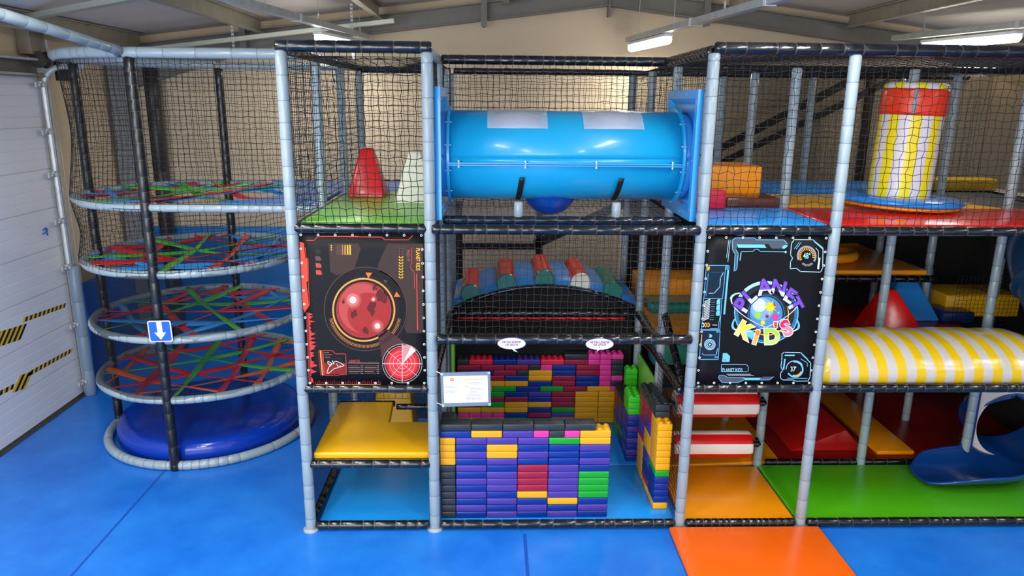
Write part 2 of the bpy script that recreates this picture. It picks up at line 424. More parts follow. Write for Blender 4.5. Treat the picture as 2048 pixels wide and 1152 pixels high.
mb = MB(); mb.tube([(0, -.16, 0), (0, -.14, 0), (0, -.14, 0.0001), (0, .0, 0), (0, .02, 0)], .08, 20, radii=[.1, .1, .075, .075, .1]); mb.build('cable_drum', mat('drum_dark', '#4A4440', rough=.4, metal=.5), parent=t, smooth='auto')
mb = MB(); mb.box((-.1, .1, 0.05), (.2, .02, .4)); mb.build('bearing_plate', M_steel, parent=t)
mb = MB(); mb.tube([(0.02, .16, -.02), (.02, .36, -.02)], .07, 14); mb.box((.02, .3, -.16), (.1, .14, .16)); mb.build('drive_motor', mat('motor_dark', '#2A2624', rough=.35, metal=.3), parent=t)
tag(MB().box((XL+.1, 3.28, 4.72), (.16, .3, .32)).build('junction_box', mat('box_taupe', '#857B6C', rough=.5), bevel=.006), 'taupe junction box on the wall above the door drum', 'box')
# hazard tape
M_hy = mat('tape_yellow', '#F2C21C', rough=.4); M_hk = mat('tape_black', '#15181A', rough=.4)
def hazard(y0, y1, z0, z1, w, label, skew=.6):
    mb = MB(); x = XL+.0555; L = math.hypot(y1-y0, z1-z0); n = max(4, int(L/.045)); D = Vector((0, y1-y0, z1-z0)).normalized(); N = Vector((0, -D.z, D.y))
    A = Vector((x, y0, z0))
    for i in range(n):
        a, b = L*i/n, L*(i+1)/n; q = [A+D*a-N*w/2, A+D*b-N*w/2, A+D*(b+w*skew)+N*w/2, A+D*(a+w*skew)+N*w/2]
        mb.add([tuple(p) for p in q]+[tuple(p+Vector((.002, 0, 0))) for p in q], [(3, 2, 1, 0), (4, 5, 6, 7), (0, 1, 5, 4), (1, 2, 6, 5), (2, 3, 7, 6), (3, 0, 4, 7)], i % 2)
    return tag(mb.build('hazard_tape', [M_hy, M_hk]), label, 'tape')
hazard(2.36, 3.26, 1.40, 1.34, .055, 'long black and yellow hazard tape strip, upper on the white door')
hazard(1.7, 2.28, 1.33, 1.27, .17, 'short wide black and yellow tape patch, upper on the white door', .9)
hazard(2.30, 3.27, .72, .70, .055, 'long black and yellow hazard tape strip, lower on the white door')
hazard(1.98, 2.24, .70, .66, .18, 'short wide black and yellow tape patch, lower on the white door', .9)
hazard(1.6, 2.0, .70, .68, .055, 'short stub of black and yellow tape left of the lower patch')
t = empty('door_handle_tie', (XL+.07, 3.05, 2.38), 'blue cord tied on the white sectional door', 'cord')
mb = MB(); mb.tube([(0, -.04, .03), (.02, 0, .05), (0, .03, .01), (.02, .01, -.05)], .009, 8); mb.tube([(0, -.05, -.02), (.02, 0, .0), (0, .05, .03)], .009, 8); mb.build('cord_knot', mat('cord_blue', '#1C6AC8', rough=.5), parent=t, smooth=True)

# ------------------------------------------------------------------ lamps and their rails
M_tubeon = mat('lamp_glow', (1.0, .97, .9), emit=14)
def lamp(p0, p1, label):
    p0, p1 = Vector(p0), Vector(p1); t = empty('tube_lamp', tuple((p0+p1)/2), label, 'lamp', 'tube lamps under the ceiling rails')
    c = (p0+p1)/2; d = (p1-p0).normalized(); a = p0-c; b = p1-c
    mb = MB().bar(a, b, .13, .04); mb.build('lamp_body', M_white, parent=t, bevel=.008).location = (0, 0, .045)
    pts = [a, a+d*.03]+[a+d*((b-a).length-.03), b]
    mb = MB().tube(pts, .05, 14, radii=[.035, .06, .06, .035]); mb.build('diffuser', M_tubeon, parent=t, smooth=True).location = (0, 0, -.012)
    for q in (.12, .88):
        p = a.lerp(b, q); mb = MB().box((p.x, p.y, p.z+.075), (.03, .02, .07)); mb.build('clip', M_steel, parent=t)
    return t
lamp((-.47, 3.45, 4.83), (-.20, 4.62, 4.83), 'lit tube lamp hanging over the netted box on the left')
lamp((3.82, 5.06, 4.87), (4.02, 3.53, 4.87), 'lit tube lamp hanging over the blue tunnel bay')
lamp((7.87, 4.39, 4.9), (8.21, 2.91, 4.9), 'lit tube lamp hanging over the striped drum')
def rail(p0, p1, label, w=.10, h=.075, hang=()):
    p0, p1 = Vector(p0), Vector(p1); t = empty('lamp_rail', tuple(p0), label, 'rail')
    mb = MB(); d = (p1-p0); mb.bar((0, 0, 0), d, w, h); mb.bar((0, 0, h/2), d, w*.55, .012); mb.build('channel', M_steel, parent=t, bevel=.004, bseg=1)
    for k in (.35, .62): q = d*k; mb = MB().bar(q, q+d.normalized()*.05, w+.012, h+.012); mb.build('joint_clamp', M_white, parent=t)
    for k in hang:
        q = d*k; zt = zr(p0.x+q.x)-p0.z; mb = MB().tube([q+Vector((0, 0, h/2)), (q.x, q.y, zt)], .004, 6); mb.box((q.x, q.y, h/2+.04), (.02, .02, .08)); mb.build('hanger_rod', M_steel, parent=t)
    return t
rail((-1.15, -1.6, 4.97), (-.12, 5.2, 4.97), 'galvanised lamp rail running back over the left box', hang=(.5, .72, .95))
rail((4.6, -1.6, 4.98), (3.80, 5.2, 4.98), 'galvanised lamp rail running back over the tunnel bay', hang=(.5, .72, .93))
rail((8.9, -.5, 5.02), (7.62, 4.75, 5.02), 'galvanised lamp rail running back over the striped drum', hang=(.4, .9))
def tray(p0, p1, label, hang):
    p0, p1 = Vector(p0), Vector(p1); t = empty('cable_tray', tuple(p0), label, 'tray')
    d = p1-p0; mb = MB(); mb.bar((0, 0, 0), d, .1, .012); mb.bar(Vector((0, -.05, .025)), d+Vector((0, -.05, .025)), .006, .055); mb.bar(Vector((0, .05, .025)), d+Vector((0, .05, .025)), .006, .055); mb.build('tray_channel', mat('tray_zinc', '#B9BDAE', rough=.4, metal=.4), parent=t)
    for k in hang:
        q = d*k; zt = zr(p0.x+q.x)-p0.z; mb = MB(); n = int((zt)/.05)
        for i in range(n): mb.box((q.x, q.y-.055, zt*(i+.5)/n), (.03, .003, zt/n*.55)); 
        mb.box((q.x-.014, q.y-.055, zt/2), (.004, .004, zt)); mb.box((q.x+.014, q.y-.055, zt/2), (.004, .004, zt))
        mb.build('perforated_strap', M_steel, parent=t)
    return t
tray((-4.04, 3.0, 4.9), (-1.2, .62, 4.93), 'zinc cable tray crossing the ceiling at the top left', (.12,))
tray((-3.9, 4.75, 4.62), (.34, 4.75, 5.14), 'zinc cable tray sloping along below the back rafter', (.46, .86))
# steel stair stringers and frame behind the nets
M_stair = mat('dark_stair_steel', '#1B1A1A', rough=.5)
def brace(p0, p1, w, h, label):
    return tag(MB().bar(p0, p1, w, h).build('steel_brace', M_stair), label, 'brace')
brace((4.9, 4.7, 3.27), (7.3, 4.7, 4.55), .06, .11, 'upper dark diagonal steel bar behind the right nets')
brace((4.9, 4.7, 3.05), (7.6, 4.7, 4.4), .06, .09, 'lower dark diagonal steel bar behind the right nets')
brace((2.4, 4.6, 1.95), (4.6, 4.6, 3.0), .06, .13, 'dark diagonal steel bar behind the blue arch bridge')
brace((1.3, 4.6, 2.18), (2.5, 4.6, 2.18), .06, .06, 'upper dark horizontal bar behind the arch bridge')
brace((1.3, 4.6, 1.92), (2.5, 4.6, 1.92), .06, .09, 'lower dark horizontal bar behind the arch bridge')
brace((7.35, 4.72, .0), (7.35, 4.72, 4.5), .1, .1, 'dark upright steel bar at the rear right holding the diagonal bars')
brace((2.47, 4.62, .0), (2.47, 4.62, 2.6), .1, .1, 'dark upright steel bar behind the arch bridge')
brace((1.25, 4.62, .0), (1.25, 4.62, 2.6), .1, .1, 'dark upright steel bar behind the left of the arch bridge')
# blue wall pads behind the round tower
M_bpad = vinyl('blue_wall_pad', '#1583D6', .1, 2)
M_bpad2 = vinyl('deep_blue_wall_pad', '#1468D8', .1, 2)
tag(MB().box((-1.9, YB-.05, 1.03), (4.0, .1, 2.06)).build('wall_pad', M_bpad, bevel=.015), 'wide blue wall pad on the back wall behind the round tower', 'pad')
tag(MB().box((XL+.06, 4.45, .76), (.1, 1.75, 1.52)).build('wall_pad', M_bpad2, bevel=.015), 'blue wall pad on the left wall beside the garage door', 'pad')

# ================================================================== ROUND WEB TOWER
TC = (-1.8, 2.4); TR = 1.2
M_ring = [M_post, M_seam]
def ring_pts(z, a0=-270, a1=88, R=TR, n=64): return arc(TC[0], TC[1], z, R, a0, a1, n)
STR = {'b': vinyl('strap_blue', '#2E9BEA', .3, 12), 'r': vinyl('strap_red', '#E0202A', .3, 12), 'g': vinyl('strap_green', '#4FC23A', .3, 12), 'o': vinyl('strap_orange', '#F2691C', .3, 12)}
SN = {'b': 'blue', 'r': 'red', 'g': 'green', 'o': 'orange'}
WEB = {
 1.53: [('b',167,-94),('b',70,3),('b',37,-86),('r',134,56),('r',99,-29),('r',62,-105),('r',-174,6),('r',142,-73),('r',-161,95),('r',-151,112),('g',121,-50),('g',164,24),('g',86,-131),('b',-155,-22),('b',160,110),('b',130,30)],
 .84: [('r',80,-65),('r',169,-39),('r',123,-111),('r',178,71),('r',120,7),('r',-131,30),('g',101,-88),('g',145,-15),('g',-158,49),('o',150,-140),('o',-167,-60),('o',-114,4),('o',58,-45),('o',90,40),('o',140,100)],
 2.25: [('r',128,-115),('r',167,91),('r',171,-36),('r',79,-63),('r',113,18),('r',-140,32),('g',104,-88),('g',140,-13),('g',-159,55),('b',-168,-54),('b',159,-139),('b',92,10),('b',54,-45),('b',-118,2),('r',102,175),('b',150,98)],
 2.96: [('r',178,136),('r',145,-78),('r',-160,109),('r',-110,61),('r',116,81),('r',99,-32),('b',167,-95),('b',67,3),('b',83,15),('b',-119,48),('g',155,32),('g',120,-47),('g',92,-127),('g',-132,72),('r',-138,55),('b',-170,115),('b',128,28)]}
WL = {.84: 'lowest web deck of orange, red and green straps in the round tower', 1.53: 'second web deck from the bottom of the round tower, above the orange one',
      2.25: 'third web deck from the bottom of the round tower, behind knotted net', 2.96: 'topmost web deck of the round tower beside the upper blue mat'}
def web_deck(z):
    t = empty('web_deck', (TC[0], TC[1], z), WL[z], 'web deck', 'strap web decks of the round tower')
    top = z > 2.9
    for a0, a1 in ((-92, -268), (-88, 88)):
        if top and a0 == -88:
            o = sleeve_mb([(-1.76, 1.2, z), (-.05, 1.2, z)], .045, .14, .93, 14, .3, .004).build('ring_tube', M_ring, smooth=True)
            rel(o, t); o = sleeve_mb(arc(TC[0], TC[1], z, TR, 88, -2, 22), .045, .14, .93, 12, .3, .004).build('ring_tube', M_ring, smooth=True); rel(o, t)
            continue
        o = sleeve_mb(arc(TC[0], TC[1], z, TR, a0, a1, 40), .045, .11, .93, 14, .25, .004).build('ring_tube', M_ring, smooth=True); rel(o, t)
    for i, (c, a, b) in enumerate(WEB[z]):
        R = TR-.02; A = Vector((R*math.cos(math.radians(a)), R*math.sin(math.radians(a)), 0)); B = Vector((R*math.cos(math.radians(b)), R*math.sin(math.radians(b)), 0))
        d = (B-A).normalized(); N = Vector((-d.y, d.x, 0)); n = 22; L = (B-A).length
        rnd = random.Random(i*7+int(z*100)); tw = rnd.uniform(0, 6); w0 = rnd.uniform(.034, .048); zo = ((i*37) % 7-3)*.005; P = []
        for k in range(n+1):
            s = k/n; p = A.lerp(B, s); zz = zo*math.sin(PI*s)-.035*math.sin(PI*s)+.006*math.sin(9*s+tw)+.02*(1-math.sin(PI*s))
            w = w0*(.7+.3*min(1, math.sin(PI*s)*4))*(1+.14*math.sin(17*s+tw)); tilt = .35*math.sin(5*s+tw)
            hN = N*(w*math.cos(tilt))+Vector((0, 0, w*math.sin(tilt)))
            P.append([p-hN+Vector((0, 0, zz)), p-hN*.4+Vector((0, 0, zz+.007)), p+hN*.4+Vector((0, 0, zz+.007)), p+hN+Vector((0, 0, zz))])
        mb = MB().grid(P); o = mb.build('web_strap', STR[c], parent=t, smooth=True, solid=.005); o['label'] = SN[c]+' padded strap'
    return t
for z in WEB: web_deck(z)
# base ring with cushion
t = empty('base_ring', (TC[0], TC[1], 0), 'grey padded tube ring on the floor under the round tower', 'ring')
for a0, a1 in ((-92, -268), (-88, 88)):
    rel(sleeve_mb(arc(TC[0], TC[1], .055, TR, a0, a1, 40), .052, .11, .93, 14, .25, .004).build('ring_tube', M_ring, smooth=True), t)
M_dblue = vinyl('dark_blue_cushion', '#0A36A6', .6, 3, .18)
prof = [(0.001, .0), (1.08, .0), (1.10, .05), (1.10, .17), (1.07, .23), (.98, .255), (.7, .265), (.35, .262), (0.001, .26)]
tag(MB().lathe(prof, 64, c=(TC[0], TC[1], .01)).build('round_cushion', M_dblue, smooth=True, loc=(TC[0], TC[1], .01)), 'big dark blue round cushion inside the base ring of the tower', 'cushion')
# tower posts
def bpost(x, y, z0, z1, label): return post(x, y, z0, z1, label, name='tower_post', mats=[M_blackpost, M_tie], r=.052, spacing=.17)
bpost(-1.8, 1.2, 0, 4.44, 'black padded tower post at the front, carrying the blue arrow sign')
bpost(-3.0, 2.4, 0, 4.44, 'black padded tower post on the left side beside the garage door')
bpost(-1.8, 3.6, 0, 4.44, 'black padded tower post at the back behind the web decks')
# top ring
t = empty('top_ring', (TC[0], TC[1], 4.48), 'pale blue padded tube ring on top of the round tower', 'ring')
Rt = 1.22
rel(sleeve_mb(arc(TC[0], TC[1], 4.48, Rt, -95, -268, 40), .055, .13, .95, 14, .25, .004).build('ring_tube', M_ring, smooth=True), t)
rel(sleeve_mb([(-1.86, 1.19, 4.48), (-.06, 1.17, 4.48)], .053, .28, .95, 14, .25, .004).build('ring_tube', M_ring, smooth=True), t)
rel(sleeve_mb([(-1.8, 3.6, 4.47), (-.05, 3.6, 4.47)], .045, .2, .95, 12, .25, .004).build('ring_tube', M_ring, smooth=True), t)
rel(sleeve_mb([(-3.0, 2.4, 4.45), (-1.9, 1.3, 4.42)], .03, .2, .95, 10, .25, .004).build('inner_tube', M_ring, smooth=True), t)
o = sleeve_mb([(-1.86, 1.14, 4.49), (-1.95, -.6, 4.66), (-2.1, -1.4, 4.76)], .047, .24, .95, 14, .25, .004).build('stay_tube', M_ring, smooth=True); tag(o, 'pale blue padded tube running from the tower top towards the upper left', 'tube')
# blue mat between the tower and the box at deck level, and its supporting bar
M_bmat = vinyl('blue_deck_mat', '#2A86E2', .15, 3)
pad_prism('deck_mat', [(-.06, 1.25), (-.06, 3.52), (-1.2, 3.52)]+[(TC[0]+1.255*math.cos(math.radians(a)), TC[1]+1.255*math.sin(math.radians(a))) for a in range(58, -62, -8)]+[(-1.1, 1.25)], 2.965, 3.01, M_bmat, 'blue deck mat linking the tower top deck to the netted box', 'mat')
# nets on the tower
def cyl(R0, z0, z1, a0, a1, bulge=0, R1=None):
    def fn(s, t):
        a = math.radians(a0+(a1-a0)*s); z = z0+(z1-z0)*t; R = R0+((R1 or R0)-R0)*t+bulge*math.sin(PI*t)
        R += .012*math.sin(23*s+7*t)
        return (TC[0]+R*math.cos(a), TC[1]+R*math.sin(a), z)
    return fn
net('tower_net', cyl(1.24, 3.0, 4.44, -90, -270, -.05, 1.2), 58, 24, 'black knotted net wrapped round the upper left side of the tower', r=.0027, seed=3)
net('tower_net', cyl(1.24, 2.28, 2.95, -90, -270, -.03), 58, 11, 'black knotted net between the two upper web decks, left side', r=.0027, seed=4)
flat_net((-1.78, 1.17, 3.0), (-.06, 1.17, 3.0), (-1.78, 1.17, 4.44), .062, 'black knotted net between the tower front post and the netted box', name='tower_net', r=.0027)
net('tower_net', cyl(1.24, 2.28, 2.93, -90, -8, -.02), 27, 11, 'black knotted net between the two upper web decks, right side', r=.0027, seed=6)
flat_net((-1.8, 3.6, 3.0), (-.06, 3.6, 3.0), (-1.8, 3.6, 4.44), .07, 'black knotted net across the back of the tower top', name='tower_net', r=.0025)
P = [[cyl(1.235, .86, 2.25, -90, -268)(i/40, j/4) for j in range(5)] for i in range(41)]
fabric('mesh_skirt', P, M_tulle, 'fine grey mesh skirt round the left of the tower below the nets')
P = [[cyl(1.235, .86, 2.25, -90, -5)(i/20, j/4) for j in range(5)] for i in range(21)]
fabric('mesh_skirt', P, mesh_fabric('fine_blue_black_mesh', '#1B2A38', .25), 'fine mesh skirt round the right of the tower below the nets')
# arrow sign
t = empty('arrow_sign', (-1.76, 1.12, 1.66), 'square blue sign with a white down arrow on the black post', 'sign')
def rr(w, h, r, n=5):
    P = []
    for (cx, cy, a) in ((w/2-r, h/2-r, 0), (-w/2+r, h/2-r, 90), (-w/2+r, -h/2+r, 180), (w/2-r, -h/2+r, 270)):
        for i in range(n+1): an = math.radians(a+90*i/n); P.append((cx+r*math.cos(an), cy+r*math.sin(an)))
    return P
RX = Matrix.Rotation(PI/2, 4, 'X')
o = MB().prism(rr(.245, .235, .025), 0, .006, M=RX).build('sign_plate', M_white, parent=t)
o = MB().prism(rr(.222, .212, .018), .006, .007, M=RX).build('blue_field', mat('sign_blue', '#0B5FE0', rough=.35), parent=t)
ar = [(-.027, .105), (.027, .105), (.027, -.012), (.062, -.012), (0, -.092), (-.062, -.012), (-.027, -.012)]
o = MB().prism(ar, .007, .0078, M=RX).build('arrow', M_white, parent=t)
t.rotation_euler = (0, math.radians(-1.5), 0)

# ================================================================== PLAY STRUCTURE: posts
Z1, Z2, ZT = 1.466, 2.963, 4.44
FRONT = [(0, 'grey padded front post, first from the left, left of the red planet banner'),
         (1.2, 'grey padded front post, second from the left, right of the red planet banner'),
         (3.6, 'grey padded front post, third from the left, left of the logo banner'),
         (4.8, 'grey padded front post, fourth from the left, right of the logo banner')]
for x, l in FRONT: post(x, 0, 0.0, ZT if x < 2 else ZT+.02, l, foot=True)
BACK = [(0, 1.2, 'left side post of the netted box, one row behind the banner'), (0, 2.4, 'left side post of the netted box, two rows behind the banner'), (0, 3.6, 'back left corner post of the netted box'),
        (1.2, 1.2, 'grey padded post behind the left tunnel plate'), (1.2, 2.4, 'back left post of the brick pit'), (1.2, 3.6, 'rear post left of the arch bridge'),
        (3.6, 1.2, 'grey padded post behind the right tunnel plate'), (3.6, 2.4, 'back right post of the brick pit'), (3.6, 3.6, 'rear post right of the arch bridge'),
        (4.8, 1.2, 'post behind the logo banner, between blue and red upper mats'), (4.8, 2.4, 'post behind the orange block on the upper deck'), (4.8, 3.6, 'rear post behind the orange block'),
        (6.0, 1.2, 'post behind the striped drum, at the edge of the red upper mat'), (7.2, 1.2, 'post right of the drum above the blue slide'),
        (6.0, 3.6, 'rear post left of the striped drum'), (7.2, 2.4, 'post two rows back, right of the striped drum'), (8.1, 2.4, 'rightmost post two rows back on the upper deck'), (7.2, 3.6, 'rear post behind the striped drum')]
for x, y, l in BACK: post(x, y, 0.0, ZT-.03, 'grey padded '+l if 'grey' not in l else l, r=.048)

# ------------------------------------------------------------------ bars
def hb(x0, x1, y, z, label, r=.042, **k): return bar((x0, y, z), (x1, y, z), label, r, **k)
hb(.06, 1.14, -.01, .055, 'black padded floor bar below the red planet banner bay')
hb(1.26, 3.54, -.01, .055, 'black padded floor bar in front of the brick pit')
hb(3.66, 4.74, -.01, .055, 'black padded floor bar behind the orange floor mat', spacing=.06)
hb(4.86, 7.8, -.01, .055, 'black padded floor bar in front of the green mat')
hb(.03, 1.17, -.0, .70, 'black padded bar under the yellow L shaped mat')
hb(.0, 1.17, -.0, Z1, 'black padded bar along the lower edge of the red planet banner')
hb(3.62, 4.76, -.0, Z1, 'black padded bar along the lower edge of the logo banner')
hb(4.84, 7.8, -.0, Z1, 'black padded bar below the yellow and white striped roll')
hb(.02, 1.19, -.0, Z2, 'black padded bar along the upper edge of the red planet banner')
hb(1.22, 3.58, -.03, Z2, 'black padded bar across the front below the blue tunnel', .045)
hb(3.62, 4.76, -.0, Z2, 'black padded bar along the upper edge of the logo banner')
hb(4.84, 7.8, -.0, Z2, 'black padded bar below the red upper mat')
hb(1.25, 3.57, -.05, 1.96, 'black padded bar carrying the two speech bubble signs', .045)
hb(1.3, 3.46, .26, 3.0, 'black padded bar that carries the two short props of the tunnel', .04)
hb(1.25, 3.55, 2.4, 1.50, 'black padded bar at the back of the brick pit, above the red fringe', .045)
hb(4.9, 8.2, 1.22, .06, 'black padded floor bar behind the green mat', .04)
# top bars
hb(-.04, 1.24, 0.0, 4.475, 'black padded top bar of the left netted box', .05, spacing=.2)
hb(1.24, 3.56, 1.2, 4.45, 'black padded top bar behind the blue tunnel', .046, spacing=.15)
hb(3.6, 7.9, 0.0, 4.50, 'black padded top bar of the right netted bay', .052, spacing=.2)
M_grey = [M_post, M_seam]
bar(None, None, 'black padded top bar running back along the left side of the netted box', .04, pts=[(0, .06, 4.45), (0, 3.6, 4.45)])
bar(None, None, 'grey padded top bar running back from the second front post', .045, mats=M_grey, pts=[(1.2, .06, 4.45), (1.2, 1.2, 4.45)], spacing=.1)
bar(None, None, 'black padded top bar running back from the third front post', .048, pts=[(3.6, .06, 4.48), (3.5, 1.15, 4.45)], spacing=.09)
hb(.03, 1.2, 3.6, 4.44, 'black padded top bar at the back of the left netted box', .04)
hb(1.24, 8.1, 3.6, 4.44, 'black padded top bar along the rear row', .04)
hb(3.66, 8.1, 2.4, 4.46, 'black padded top bar over the upper deck, second from the rear', .036)
hb(.04, 1.16, 3.6, 2.99, 'black padded bar behind the cones on the rear of the upper deck', .035)
bar(None, None, 'black padded floor bar along the left side of the netted box', .04, pts=[(0.0, .1, .055), (0.0, 2.35, .055)])
bar(None, None, 'black padded deck bar along the left of the green upper mat', .035, pts=[(0.0, .1, 2.955), (0.0, 3.5, 2.955)])
bar(None, None, 'black padded bar sloping down along the right of the brick pit, upper of two', .045, pts=[(3.58, 2.36, 1.5), (3.42, .9, 1.72), (3.34, .3, 1.86)], spacing=.1)
bar(None, None, 'black padded bar along the right of the brick pit beside the red rollers', .04, pts=[(3.56, 2.3, 1.25), (3.55, 1.3, 1.38), (3.55, .1, 1.4)], spacing=.12)
bar(None, None, 'black padded bar slanting behind the third front post to the logo banner', .04, pts=[(3.62, 1.2, 1.84), (3.60, .1, 1.35)], spacing=.12)
bar(None, None, 'black padded bar along the left of the brick pit', .04, pts=[(1.24, 2.36, 1.5), (1.2, .06, 1.5)], spacing=.12)

# ------------------------------------------------------------------ mats of the left box
M_green = vinyl('lime_green_vinyl', '#8FE258', .15, 3)
M_yel = vinyl('golden_yellow_vinyl', '#F4B60C', .2, 3)
M_flo = vinyl('bright_blue_vinyl', '#20A2FF', .2, 2.5)
M_org = vinyl('orange_vinyl', '#FF9C0C', .2, 2.5)
M_org2 = vinyl('red_orange_vinyl', '#FF6A10', .2, 2.5)
M_grn = vinyl('leaf_green_vinyl', '#4FB512', .2, 2.5)
M_red = vinyl('red_vinyl', '#EE1C16', .2, 3, .2)
M_drk = vinyl('shaded_red_vinyl', '#8A1010', .2, 3)  # red darkened in its base colour to stand in for shade
M_cream = vinyl('cream_vinyl', '#EDEDD6', .3, 4)
M_blue = vinyl('mid_blue_vinyl', '#2D8FE6', .2, 3)
pad_prism('deck_mat', [(.06, .06), (1.15, .06), (1.15, 2.38), (.06, 2.38)], 2.965, 3.012, M_green, 'lime green deck mat carrying the red and cream soft pyramids', 'mat')
pad_prism('deck_mat', [(.06, 2.42), (1.15, 2.42), (1.15, 3.5), (.06, 3.5)], 2.965, 3.012, M_bmat, 'blue deck mat behind the lime green one', 'mat')
pyramid('soft_pyramid', (.36, 1.92, 3.012), (.41, .38), (.13, .1), .53, M_red, 'glossy red soft pyramid block on the lime green mat', 'soft pyramid')
pyramid('soft_pyramid', (.94, 1.42, 3.012), (.41, .38), (.12, .1), .53, M_cream, 'cream soft pyramid block on the lime green mat', 'soft pyramid')
pad_prism('platform_mat', [(.05, .05), (1.15, .05), (1.15, .75), (.68, .75), (.65, 1.28), (.05, 1.28)], .72, .79, M_yel, 'golden yellow L shaped platform mat at the lower left', 'mat')
pad_prism('floor_pad', [(.06, .06), (1.14, .06), (1.14, 2.3), (.06, 2.3)], .004, .05, M_flo, 'bright blue floor pad under the yellow platform', 'mat')
hb(.68, 1.15, 1.3, .72, 'black padded bar at the opening of the yellow platform', .035)
hb(.05, .66, 1.34, .74, 'black padded bar behind the yellow platform', .035)
pyramid('soft_pyramid', (.56, 2.1, .05), (.5, .5), (.3, .2), 1.25, M_yel, 'tall yellow soft block behind the yellow platform', 'soft pyramid')
fabric('mesh_screen', [[(0, .08+i*.45, .1), (0, .08+i*.45, 1.42)] for i in range(6)], M_tulle_dark, 'dark mesh screen on the left side of the lower box')
fabric('mesh_screen', [[(.05+i*.55, 2.36, .1), (.05+i*.55, 2.36, 2.9)] for i in range(3)], M_tulle_dark, 'dark mesh screen behind the lower left box')
flat_net((.05, 1.34, .8), (1.15, 1.34, .8), (.05, 1.34, 1.44), .07, 'black net hanging behind the yellow platform', r=.0025)
fabric('mesh_screen', [[(1.2, .08+i*.45, .1), (1.2, .08+i*.45, 2.9)] for i in range(6)], M_tulle_dark, 'dark mesh screen between the left box and the brick pit')
# nets of the upper left box
C = .062
flat_net((.05, -.0, 3.01), (1.16, -.0, 3.01), (.05, -.0, 4.44), C, 'black knotted net across the front of the cone deck', r=.0036, jit=.16)
flat_net((0, .05, 3.01), (0, 3.6, 3.01), (0, .05, 4.44), .066, 'black knotted net on the left side of the cone deck')
flat_net((1.2, .05, 3.01), (1.2, 3.6, 3.01), (1.2, .05, 4.44), .066, 'black knotted net on the right side of the cone deck')
flat_net((.05, 3.6, 3.01), (1.16, 3.6, 3.01), (.05, 3.6, 4.44), .066, 'black knotted net across the back of the cone deck')
flat_net((.05, .05, 4.40), (1.16, .05, 4.40), (.05, 3.5, 4.42), .13, 'black knotted net laid over the top of the cone deck', sag=-.06)

# ================================================================== CENTRE BAY
flat_net((1.26, 1.2, 3.0), (3.55, 1.2, 3.0), (1.26, 1.2, 4.43), .062, 'black knotted net behind the blue tunnel')
flat_net((1.24, 3.6, 3.0), (3.55, 3.6, 3.0), (1.24, 3.6, 4.43), .075, 'black knotted net on the rear row behind the tunnel')
flat_net((3.6, 1.2, 3.0), (3.6, 3.6, 3.0), (3.6, 1.2, 4.43), .07, 'black knotted net on the right side behind the tunnel plate')
flat_net((3.6, .04, 4.16), (3.57, 1.18, 4.16), (3.6, .04, 4.46), .06, 'black knotted net strip above the right tunnel plate')
flat_net((1.28, .32, 2.995), (3.5, .32, 2.995), (1.28, 2.36, 3.0), .07, 'pale cord net lying flat under the blue tunnel', m=M_netlight, r=.0026)
flat_net((1.26, -.0, 2.0), (3.54, -.0, 2.0), (1.26, -.0, 2.92), .062, 'black knotted net across the front above the speech bubble bar', m=mat('net_taupe', '#2A2825', rough=.6), r=.0026)
flat_net((1.26, 2.36, 1.05), (3.5, 2.36, 1.05), (1.26, 2.36, 1.46), .055, 'dark net between the brick wall and the back bar')
flat_net((1.24, 3.6, 1.5), (3.55, 3.6, 1.5), (1.24, 3.6, 2.95), .06, 'fine black net on the rear row behind the arch bridge', r=.0024)
fabric('mesh_screen', [[(1.24+i*1.15, 3.66, 1.5), (1.24+i*1.15, 3.66, 2.98)] for i in range(3)], mesh_fabric('fine_grey_mesh', '#2B2722', .3), 'fine grey brown mesh behind the arch bridge')
fabric('mesh_screen', [[(3.64+i*1.62, 3.66, .0), (3.64+i*1.62, 3.66, 2.96)] for i in range(4)], M_dark, 'added black sheet for the unlit depth behind the lower right bays')  # opaque black sheet added in place of unlit depth behind the nets
fabric('mesh_screen', [[(1.24+i*1.15, 2.5, .08), (1.24+i*1.15, 2.5, 1.46)] for i in range(3)], M_dark, 'black sheet standing for the dark void behind the back brick wall')  # black sheet put in for the dark void below the bridge
pad_prism('floor_pad', [(1.25, .06), (3.56, .06), (3.56, 1.18), (1.25, 1.18)], .004, .055, M_flo, 'bright blue floor pad at the front of the brick pit', 'mat')
pad_prism('floor_pad', [(1.25, 1.19), (3.56, 1.19), (3.56, 2.46), (1.25, 2.46)], .004, .055, M_flo, 'bright blue floor pad at the back of the brick pit', 'mat')
# ---- tunnel
t = empty('crawl_tunnel', (2.4, .6, 3.565), 'big light blue plastic crawl tunnel across the centre bay', 'tunnel')
M_tun = mat('tunnel_blue_plastic', '#12A0D4', rough=.34, bump=.12, bscale=5, coat=.35)
M_tun2 = mat('plate_blue_plastic', '#3FA4EC', rough=.3, bump=.08, bscale=5, coat=.2)
M_bolt = mat('bolt_zinc', '#C8D2D8', rough=.3, metal=.8)
R0 = .40
def xcyl(x0, x1, r, a0=0, a1=360, n=64, th=.012):
    mb = MB(); P = []
    for k in range(n+1):
        a = math.radians(a0+(a1-a0)*k/n); P.append([(x0, -r*math.cos(a), r*math.sin(a)), (x1, -r*math.cos(a), r*math.sin(a))])
    return mb.grid(P)
xcyl(-1.04, 1.05, R0).build('tube_shell', M_tun, parent=t, smooth=True, solid=.012)
xcyl(-1.17, -1.04, R0-.015).build('end_collar', M_tun2, parent=t, smooth=True, solid=.012)
xcyl(1.05, 1.17, R0-.015).build('end_collar', M_tun2, parent=t, smooth=True, solid=.012)
